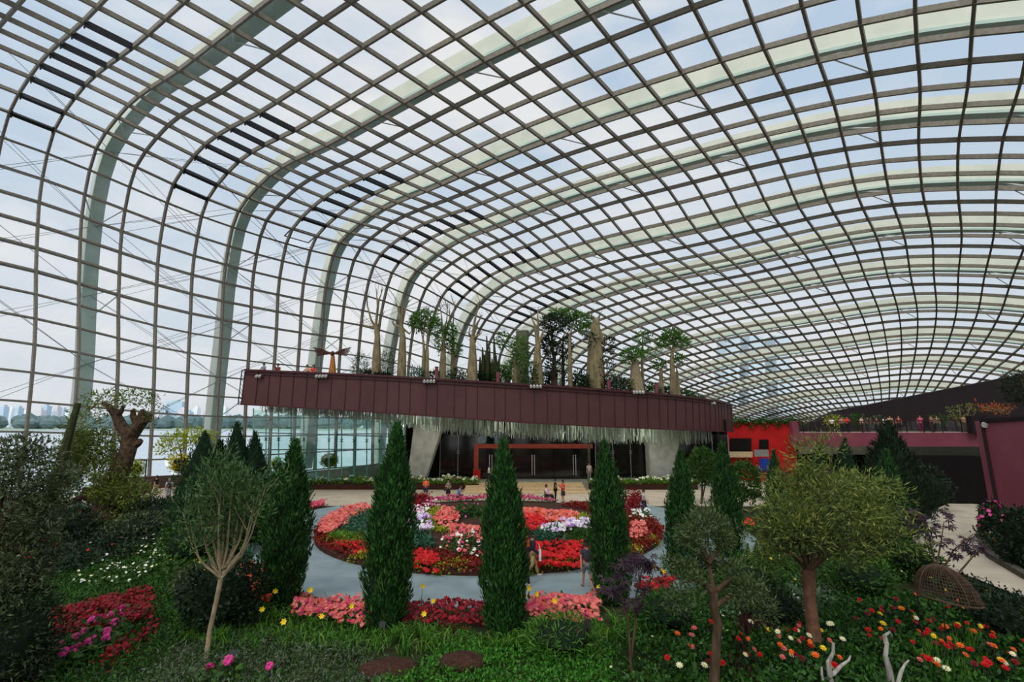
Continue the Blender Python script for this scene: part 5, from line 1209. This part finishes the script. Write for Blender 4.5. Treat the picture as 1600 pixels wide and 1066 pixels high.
for x, y in ((155,975),(170,970),(188,972),(142,985),(130,1000),(118,1010),(178,990),(164,1003),(145,1012),(120,1020),(95,1018),(82,1028),(110,1034),(136,1020),(96,1040),(72,1042),(165,1014),(190,965),(355,1055),(420,1058),(325,1062)):
    p = g(x, y+8)
    if ger is None:
        ger = empty('geranium', 'pink geranium cluster above green leaves in the left flower bed', 'flower', (0,0,0), 'pink geraniums in the left bed')
        MB().tube([(0,0,0),(0,-.02,.32)], .01, 5).build('stem', M['ltrunk'], ger)
        mb = MB(); leafy(mb, np.zeros(8), np.zeros(8), np.zeros(8), np.full(8,.28), 7, .14, .11, up=1.2); mb.build('foliage', LG['mid'], ger)
        h = MB(); d = rnd_dirs(16,.6); h.blooms(np.array([0,-.02,.34])+d*.07, d+np.array([0,-.3,.3]), .045, 5, 0, .2); h.build('flower_head', LG['hotpink'], ger); o = ger
    else: o = copy_tree(ger)
    o.location = p; o.rotation_euler.z = random.uniform(0,6); q = random.uniform(.85,1.3); o.scale = (q,q,q)
# ------------------------------------------------------------------ garden objects
# wire cage sculpture on thin legs
c = at(1482, 936, 14.6); root = empty('wire_cage_sculpture', 'rusty wire mesh dome cage on thin legs at the right', 'sculpture', (c.x, c.y, 0))
rust = mat('rusty_wire', (74,54,44), (96,72,58), rough=.8); rx, ry, rz = .72, .65, .86
def cp(th, ph): return c + Vector((rx*math.cos(th)*math.cos(ph)+.12*math.sin(ph)*-1, ry*math.sin(th)*math.cos(ph), rz*math.sin(ph)-(.10*math.cos(th)*math.cos(ph))))
mb = MB()
for i in range(56): mb.tube([cp(2*PI*i/56, PI/2*k/8) for k in range(9)], .006, 4, cap=False)
for k in range(14): mb.tube([cp(2*PI*i/28, PI/2*k/14.5) for i in range(29)], .006, 4, cap=False)
mb.build('mesh_dome', rust, root)
for a in (0, PI/2, PI, 3*PI/2): MB().tube([cp(a, PI/2*k/8) for k in range(9)], .018, 5).build('rib', rust, root)
MB().tube([cp(2*PI*i/28, 0) for i in range(29)], .024, 6).build('rim', rust, root)
e_ = cp(0,0); MB().tube([e_, e_+Vector((.12,-.02,.02)), e_+Vector((.22,-.03,-.08))], [.03,.045,.012], 7).build('beak', rust, root)
for a in (.6, 2.2, 3.9, 5.5): q = cp(a, 0); MB().tube([q, Vector((q.x+.06*math.cos(a), q.y, 0))], .016, 5).build('leg', M['black'], root)
# driftwood snags
random.seed(2)
def snag(label, Y, main, forks, r):
    b = path3(main, Y)[0]; root = empty('driftwood', label, 'driftwood', (b.x, b.y, 0)); P = path3(main, Y); P[0].z = -.05
    MB().tube(P, np.linspace(r, r*.4, len(P)), 8, rough=.2).build('stem', M['drift'], root)
    for f_ in forks: P = path3(f_, Y, [.05*i for i in range(len(f_))]); MB().tube(P, np.linspace(r*.6, r*.25, len(P)), 7, rough=.2).build('fork', M['drift'], root)
snag('bleached forked driftwood in the lower right, left one', 12.6, ((1302,1090),(1296,1050),(1294,1035),(1302,1020),(1302,1005)), (((1300,1055),(1315,1040),(1326,1032),(1329,1025)),((1290,1080),(1284,1055),(1284,1042))), .07)
snag('bleached twisted driftwood in the lower right, right one', 12.6, ((1396,1090),(1390,1050),(1384,1025),(1386,1005),(1382,992)), (((1385,1006),(1382,994),(1390,988),(1394,994)),((1402,1075),(1408,1050),(1414,1038),(1420,1032))), .075)
# white lattice screens
def lattice(label, px, py, wpx, hpx, Y):
    a = at(px, py, Y); s = Y/800; w_, h_ = wpx*s, hpx*s; root = empty('lattice_screen', label, 'screen', (a.x, Y, 0))
    mb = MB(); n_ = max(4, int(w_/.35))
    for i in range(n_+1): x = a.x-w_/2+w_*i/n_; mb.bar((x,Y,max(.05,a.z-h_/2+.2*(i%2))),(x,Y,a.z+h_/2-.2*((i+1)%2)), .07,.05)
    mb.build('uprights', M['white'], root); mb = MB(); k_ = max(3, int(h_/.35))
    for j in range(k_+1):
        z = max(.1, a.z-h_/2)+h_*j/k_
        for i in range(n_):
            if (i+j) % 3: x0 = a.x-w_/2+w_*i/n_; mb.bar((x0,Y,z),(x0+w_/n_,Y,z), .06,.06)
    mb.build('crosspieces', M['white'], root)
    for s_ in (-1,1): MB().bar((a.x+s_*w_*.45,Y+.03,0),(a.x+s_*w_*.45,Y+.03,a.z), .05,.05).build('post', M['white'], root)
lattice('white lattice screen behind the base of the gnarled tree, left', 122, 784, 46, 34, 37.5); lattice('white lattice screen right of the gnarled tree', 200, 768, 36, 20, 40)
# stones
for px, py, w_, h_, lab in ((128,832,20,16,'pale round-topped stone below the lattice screen'),(202,838,22,12,'low grey stone slab right of the gnarled tree')):
    b = g(px, py); s = b.y/800; tag(MB().ell(b+Vector((0,0,h_*s*.4)), (w_*s*.5, w_*s*.4, h_*s*.6), n=12, k=8, jit=.06).build('boulder', M['conc'], smooth=True), lab, 'stone')
b = g(118,880); tag(MB().tube([b+Vector((-.9,0,.15)), b+Vector((0,.1,.2)), b+Vector((.9,.3,.18))], [.16,.18,.14], 8, rough=.1).build('fallen_log', M['darkbark']), 'dark fallen log on the left slope', 'log')
# plant label stakes
for px, py, lab in ((360,1052,'dark plant label stake in front of the fan-shaped tree'),(596,1003,'plant label stake at the foot of the tall left cypress'),(790,1000,'plant label stake at the foot of the middle cypress')):
    b = g(px, py); root = empty('plant_label', lab, 'label', b)
    MB().tube([b-Vector((0,0,.03)), b+Vector((.02,0,.42))], .012, 5).build('stake', M['black'], root)
    MB().add([b+Vector((-.07,-.03,.38)), b+Vector((.09,-.03,.36)), b+Vector((.09,.05,.50)), b+Vector((-.07,.05,.52))], [(0,1,2,3)]).build('plate', mat('slate_plate', (40,42,46)), root)
# dark lamp post near the parapet
b = Vector((at(228,748,44).x,44,0)); root = empty('lamp_post', 'thin dark lamp post with a short arm by the brown parapet', 'lamp', b)
t_ = at(229,720,44); MB().tube([b, t_], .05, 6).build('pole', M['black'], root); MB().bar(t_, t_+Vector((-.5,0,.1)), .08,.08).build('arm', M['black'], root)
# ------------------------------------------------------------------ roof garden on the canopy
def rd(px, dd=4.0, py=590):
    """point on the roof deck behind picture column px, dd metres behind the edge"""
    Y = float(np.interp(px, FX, FD))+dd; x = at(px, py, Y).x; return Vector((x, Y, deckz(x)))
def baobab(label, px, tpy, wpx, forks, dd=4., leaf=None, bark='baobab', belly=1.0, name='baobab_tree', trunk_top=None):
    b = rd(px, dd); Y = b.y; s = Y/800; r = wpx*s*.5; tt = at(px, trunk_top or tpy, Y); root = empty(name, label, 'tree', b); H = tt.z-b.z
    MB().tube([b-Vector((0,0,.1)), b+Vector((0,0,H*.2)), b+Vector((0,0,H*.5)), b+Vector((0,0,H*.8)), tt], [r*1.0,r*1.12*belly,r*.95,r*.68,r*.5], 12, rough=.06).build('trunk', M[bark], root)
    tips = []
    for pts in forks:
        P = [tt.lerp(b,.04)]+path3(pts, Y, [random.uniform(-.3,.3) for _ in pts]); MB().tube(P, np.linspace(r*.38,.03,len(P)), 6, rough=.1).build('branch', M[bark], root)
        tips.append((P[-1], (P[-1]-P[-2]).normalized()))
        for q in range(2):
            e_ = P[-1]+Vector((random.uniform(-.5,.5), random.uniform(-.3,.3), random.uniform(.1,.8))); MB().tube([P[-2].lerp(P[-1],.6), e_], [.035,.012], 5).build('twig', M[bark], root); tips.append((e_, Vector((0,0,1))))
    if leaf:
        m, blobs = leaf; mb = MB()
        for x, y, rx, rz, n_ in blobs: crown(mb, tuple(at(x,y,Y+random.uniform(-.4,.4))), (rx*s, rx*s*.9, rz*s), n_, .34, .10, up=.1, shell=.2, lump=.35)
        mb.build('foliage', LG[m], root)
    return root
random.seed(31)
baobab('tall bare bottle-trunk tree with a long upright crown, leftmost on the roof', 587, 512, 13, [((590,480),(588,452)),((580,500),(574,478),(573,462)),((572,510),(562,505)),((594,505),(597,492)),((592,470),(598,452))], trunk_top=508)
baobab('bare bottle-trunk tree with stubby arms, second on the roof', 627, 512, 13, [((628,490),(630,462)),((616,508),(612,502)),((640,522),(646,512)),((634,480),(640,468)),((622,482),(618,470))], trunk_top=508)
baobab('twin-stemmed tree with a bright green drooping crown on the roof', 661, 520, 6, [((664,500),(668,490)),((656,505),(652,500))], leaf=('fern', [(664,500,22,16,900),(650,505,12,12,300),(680,512,12,14,300)]), trunk_top=530)
baobab('pale thin trunk next to the twin-stemmed tree', 667, 530, 6, [((668,515),(669,505))], dd=3.2, trunk_top=535)
baobab('pair-trunk tree with fresh green leaves left of the big bottle tree', 692, 520, 9, [((690,495),(687,475)),((698,500),(700,472))], leaf=('fern', [(692,530,12,20,450),(704,520,10,16,300)]), trunk_top=520)
baobab('slim bare tree with two thin uprights beside the pair-trunk tree', 707, 520, 7, [((709,490),(711,470)),((704,500),(702,485))], dd=5, leaf=('fern', [(712,545,10,14,200)]), trunk_top=515)
baobab('big pale bottle tree with two raised arms near the roof centre left', 738, 530, 15, [((733,522),(734,512)),((742,500),(746,485),(749,470)),((746,525),(753,520)),((746,505),(754,492))], dd=3, belly=1.05, trunk_top=526)
b = rd(766, 4); root = empty('column_cactus', 'cluster of tall dark column cacti on the roof', 'cactus', b)
for i in range(9):
    x = 750+i*3.7; h = random.uniform(540,562) if i not in (3,6) else 525; q = rd(x, 4+random.uniform(-.5,.5)); MB().tube([q, at(x+random.uniform(-1,1),(h+590)/2,q.y), at(x+random.uniform(-1,1),h,q.y)], [.16,.15,.05], 7).build('column', M['ltrunk'], root)
b = rd(816, 7); Y = b.y; root = empty('concrete_tower', 'grey-green round concrete tower standing on the roof', 'tower', b); MB().tube([b, at(816,519,Y)], [.62,.62], 20).build('shaft', mat('mossy_concrete', (104,108,84), (128,130,104), rough=.9, scale=2), root)
t_ = at(816,519,Y); MB().tube([t_, t_+Vector((0,0,.12))], [.66,.66], 20).build('rim', M['conc'], root)
baobab('leaning baobab with bright leaves in front of the concrete tower', 805, 560, 9, [((800,552),(792,546),(786,538)),((812,545),(818,535))], leaf=('fern', [(812,548,14,24,600),(786,532,12,12,260),(796,580,10,16,260)]), trunk_top=556)
baobab('tall bottle tree with a forked bare top right of the concrete tower', 840, 545, 16, [((841,515),(840,484)),((848,520),(852,512)),((836,508),(830,496))], dd=3, leaf=None, belly=1.05, trunk_top=538)
baobab('dark leafy twisting tree on the roof right of the tall bottle tree', 866, 555, 10, [((860,540),(856,520),(862,500)),((872,540),(884,520)),((862,525),(870,505))], leaf=('dark', [(868,505,24,14,900),(858,540,12,20,600),(884,545,10,18,400),(866,575,14,14,350)]), bark='darkbark', trunk_top=560)
looseTop = baobab('feathery green crown tree leaning over the roof centre', 880, 540, 5, [((890,515),(905,500))], dd=6, leaf=('fern', [(880,492,24,9,700),(905,500,22,12,600),(918,515,14,8,300)]), bark='darkbark', trunk_top=530)
baobab('slim pale bottle trunk with no leaves right of the dark twisting tree', 891, 522, 7, [((893,516),(895,512))], dd=3, trunk_top=520)
baobab('massive old baobab with a broken top, thickest trunk on the roof', 931, 510, 27, [((928,498),(922,492)),((934,500),(938,490)),((942,535),(952,525)),((946,540),(956,535))], dd=4, leaf=('dark', [(925,530,10,10,160),(950,540,12,14,260),(944,575,16,18,260)]), trunk_top=505)
baobab('short fat baobab with leafy top right of the massive one', 993, 572, 22, [((993,560),(992,552)),((986,560),(982,555))], leaf=('fern', [(990,552,16,10,420),(978,560,10,10,160)]), bark='palebark', belly=1.15, trunk_top=570)
baobab('slim palm-like tree behind the short fat baobab', 1004, 545, 5, [((1004,530),(1003,522))], dd=5, leaf=('fern', [(1004,528,14,10,260),(1010,552,18,6,200)]), trunk_top=540)
baobab('small stumpy baobab with a few green leaves', 1033, 580, 8, [((1036,572),(1037,566)),((1028,578),(1022,584))], leaf=('fern', [(1030,570,12,8,200)]), trunk_top=575)
baobab('tall slender trunk with a flat layered green crown near the right end of the roof', 1051, 550, 9, [((1052,535),(1052,520)),((1044,540),(1034,530)),((1060,540),(1070,534))], dd=3, leaf=('fern', [(1050,522,16,8,500),(1064,535,14,8,350),(1036,535,12,8,300),(1060,562,10,8,200)]), trunk_top=545)
baobab('small brown trunk leaning behind the tall slender one', 1058, 585, 7, [((1057,575),(1060,570))], dd=4, bark='palebark', trunk_top=580)
def rbush(label, px, dd, w_, h_, m, n_, L=.34, W=.1, py=590, name='roof_shrub'):
    b = rd(px, dd); s = b.y/800; root = empty(name, label, 'shrub', b); c = b+Vector((0,0,h_*s*.5)); MB().tube([b, c], .06, 6).build('stem', M['darkbark'], root)
    mb = MB(); crown(mb, tuple(c), (w_*s*.5, w_*s*.4, h_*s*.5), n_, L, W, up=.1, shell=.1, lump=.35); mb.build('foliage', LG[m], root)
rbush('drooping ponytail palm right of the winged sculpture', 562, 4, 24, 44, 'olive', 420, .5, .05, name='ponytail_palm'); rbush('drooping ponytail palm between the two left bottle trees', 605, 5, 22, 54, 'olive', 480, .5, .05, name='ponytail_palm')
rbush('small round agave between the second and third roof trees', 650, 3, 22, 26, 'teal', 320, .5, .08)
for px, w_, h_, m, lab in ((578,22,18,'dark','dark low roof shrub below the leftmost bottle tree'),(598,30,14,'dark','low roof shrub right of the leftmost bottle tree'),(680,26,22,'mid','green roof shrub by the left brown post'),(715,30,26,'olive','olive roof shrub left of the big bottle tree'),(755,20,24,'dark','dark roof shrub left of the cacti'),(783,26,34,'mid','green roof shrub right of the cacti'),
        (826,26,40,'mid','green roof shrub between concrete tower and bottle tree'),(852,24,30,'dark','dark roof shrub right of the tall bottle tree'),(903,30,32,'dark','dark roof shrub left of the massive baobab'),(912,34,26,'mid','green roof shrub at the left foot of the massive baobab'),(958,34,30,'dark','dark roof shrub right of the massive baobab'),(972,28,26,'olive','olive roof shrub left of the short fat baobab'),(1016,26,24,'mid','green roof shrub right of the short fat baobab'),(1041,24,20,'dark','dark roof shrub left of the slender trunk'),(1070,26,18,'mid','green roof shrub right of the slender trunk'),(1085,26,10,'olive','lowest roof shrub at the right end')):
    rbush(lab, px, random.uniform(2.5,5), w_*1.15, h_*1.15, m, 620)
for px, h_, lab in ((682,17,'brown roof post below the pair-trunk tree'),(778,16,'brown roof post right of the cacti'),(951,15,'brown roof post right of the massive baobab'),(1025,15,'brown roof post right of the short fat baobab')):
    b = rd(px, .8); s = b.y/800; root = empty('roof_post', lab, 'post', b); MB().tube([b, b+Vector((0,0,h_*s+.5))], .15, 10).build('shaft', M['plum'], root); MB().tube([b+Vector((0,0,h_*s+.5)), b+Vector((0,0,h_*s+.56))], .17, 10).build('cap', M['dkplum'], root)
# winged sculpture
b = rd(519, 1.2); Y = b.y; root = empty('winged_sculpture', 'brown sculpture with two spread openwork wings and golden draped base on the roof', 'sculpture', b)
gold = mat('golden_brown', (150,92,34), (184,120,52), rough=.6); wood = mat('dark_wood', (66,34,26), (90,50,36), rough=.7)
c = at(520,556,Y); MB().tube([b-Vector((0,0,.2)), b.lerp(c,.5), c], [.40,.26,.15], 12, rough=.05).build('draped_base', gold, root)
c2 = at(519.5,553,Y); mb = MB(); mb.ell(c2, (.20,.18,.24), n=10, k=8, jit=.05); mb.build('head', wood, root)
for s in (-1, 1):
    mb = MB(); r0 = c2+Vector((s*.1,0,.02)); tipU = at(519+s*30,545,Y); 
    for i in range(7):
        u = i/6; e_ = at(519+s*(30-6*u), 543+13*u, Y); m_ = r0.lerp(e_, .5)+Vector((0,0,.10*(1-u))); mb.tube([r0, m_, e_], [.05,.045,.03], 5)
    for k in range(2, 9):
        f_ = k/9; mb.tube([r0.lerp(at(519+s*30,543,Y), f_)+Vector((0,0,.08)), r0.lerp(at(519+s*27,549,Y), f_), r0.lerp(at(519+s*24,556,Y), f_)], .04, 5)
    mb.build('wing', wood, root)
# people on the roof terrace
for px, lab, top, dd in ((411,'person in pale grey shirt leaning on the roof edge at the far left',(120,130,140),.9),(433,'person in dark red top behind the roof edge, second from the left',(96,40,36),1.1),(479,'person in beige top at the roof edge left of the red one',(190,150,120),1.0),(489,'person in bright red top at the roof edge by the winged sculpture',(206,36,30),.8)):
    b = rd(px, dd); b.z -= .62; person(b, PI+random.uniform(-.4,.4), 'lean', lab, top, (50,50,60), fingers=False)
# ------------------------------------------------------------------ balcony crowd and planting
def bp(px, dd=.9):
    k = 0 if px < 1300 else 1 if px < 1400 else 2; (x0,d0),(x1,d1) = BALX[k], BALX[k+1]; Y = d0+(d1-d0)*(px-x0)/(x1-x0); a = at(px, 676, Y); return Vector((a.x*(Y+dd)/Y, Y+dd, a.z))
random.seed(41)
for px, lab, top, legs, kd in ((1301,'person in white shirt at the left part of the balcony rail',(230,228,222),(40,40,44),'lean'),(1316,'person in dusty pink top beside the bright red one on the balcony',(190,110,110),(50,44,50),'stand'),(1325,'person in bright red top on the balcony',(222,40,34),(44,40,48),'lean'),(1348,'person in tan top at the middle left of the balcony',(206,180,150),(60,50,46),'stand'),(1357,'person in black top at the middle of the balcony',(24,22,26),(30,28,30),'lean'),(1371,'person in dark brown top on the balcony behind the conifer top',(70,50,44),(30,28,30),'stand'),(1384,'person in white top right of the conifer top on the balcony',(224,222,214),(120,90,70),'lean'),(1393,'person in peach top on the balcony',(210,160,130),(80,60,54),'stand'),(1406,'person in maroon top on the balcony',(120,40,44),(40,34,38),'stand'),(1440,'person in pink dress on the balcony',(196,70,110),(120,40,70),'stand'),(1457,'person in grey-brown top on the right part of the balcony',(130,104,90),(60,50,50),'lean'),(1466,'person in olive top on the right part of the balcony',(92,86,60),(44,40,40),'stand'),(1508,'person in tan top at the right end of the balcony',(170,130,100),(60,46,40),'lean'),(1519,'person in cream top at the right end of the balcony',(200,186,160),(60,46,40),'stand')):
    b = bp(px, random.uniform(.7,1.5)); person(b, PI+random.uniform(-.6,.6), kd, lab, top, legs, fingers=False, scale=random.uniform(.94,1.03))
for px, w_, h_, m, dd, lab in ((1255,34,22,'olive',2.5,'grey-green shrub at the left end of the balcony'),(1305,30,20,'lime',3,'yellow-green shrub behind the white-shirted person on the balcony'),(1342,22,22,'mid',3,'small green shrub in the middle of the balcony'),(1372,40,18,'olive',3.5,'twiggy shrub on the middle of the balcony'),(1470,26,20,'mid',3,'green shrub at the right part of the balcony')):
    b = bp(px, dd); s = b.y/800; root = empty('balcony_shrub', lab, 'shrub', b); c = b+Vector((0,0,.6+h_*s*.4)); MB().tube([b, c], .05, 6).build('stem', M['bark'], root); mb = MB(); crown(mb, tuple(c), (w_*s*.5, .6, h_*s*.5), 320, .3, .1, shell=.1); mb.build('foliage', LG[m], root)
def twigtree(label, b, H, n_, fm):
    root = empty('blossom_branches', label, 'plant', b); mb = MB(); tips = []
    for i in range(n_):
        e_ = b+Vector((random.uniform(-1.6,1.9), random.uniform(-.5,.5), H*random.uniform(.5,1))); m_ = b.lerp(e_, .5)+Vector((random.uniform(-.2,.2),0,.2)); mb.tube([b+Vector((0,0,.3)), m_, e_], [.05,.035,.012], 5); tips.append((e_, Vector((0,0,1)))); tips.append((m_, Vector((0,0,1))))
    mb.build('branches', M['palebark'], root); mb = MB(); spray(mb, tips, 14, .3, .2, .1); mb.build('blossoms', LG[fm], root)
twigtree('spreading pale branches with peach blossoms at the right end of the balcony', bp(1505,1.6), 2.6, 14, 'feather'); twigtree('orange flowering branches above the leaning plum wall', at(1575,655,31.5), .9, 8, 'rustb')
b = at(1608,662,31); root = empty('overhanging_tree', 'dark drooping tree at the top right above the leaning plum wall', 'tree', b); MB().tube([b, b+Vector((.1,0,1.6)), b+Vector((-.1,0,3.0))], [.12,.1,.05], 7).build('trunk', M['bark'], root)
mb = MB(); crown(mb, tuple(b+Vector((-.2,0,2.2))), (1.0,.9,1.0), 1300, .24, .05, up=-.5, shell=.15); mb.build('foliage', LG['dark'], root)
# planting on top of the red wall
v0, v1 = at(1128,660,66), at(1250,660,61.8); mb = MB(); n_ = 2600; u = rng.random(n_); P = np.array(v0)+(np.array(v1)-np.array(v0))*u[:,None]+np.stack([rng.normal(0,.05,n_), rng.uniform(-.35,.9,n_), rng.uniform(-.7,.6,n_)*(.6+.5*np.sin(u*37))], axis=1)
mb.leaves(P, rnd_dirs(n_), rnd_dirs(n_,.5), .32, .12); tag(mb.build('hanging_planting', LG['mid']), 'strip of green plants spilling over the top of the red wall', 'plants', kind='stuff')
# two seated visitors by the blue sign
for px, lab, top in ((1184,'person in dark top sitting left of the blue sign',(60,50,60)),(1190,'person in pale top sitting right in front of the blue sign',(200,180,170))):
    p = g(px, 742); q = person(p+Vector((0,0,0)), PI, 'sit', lab, top, (40,40,60), fingers=False)
    st = empty('stool', 'low dark stool under the '+lab.split(' by')[0].split(' in front')[0].replace('sitting','seated'), 'stool', p); MB().box(p+Vector((-.2,-.28,.36)), p+Vector((.2,.12,.42))).build('seat', M['dkconc'], st)
    for sx_ in (-1,1):
        for sy_ in (-.22,.06): MB().bar(p+Vector((sx_*.16,sy_,0)), p+Vector((sx_*.16,sy_,.37)), .04,.04).build('leg', M['black'], st)
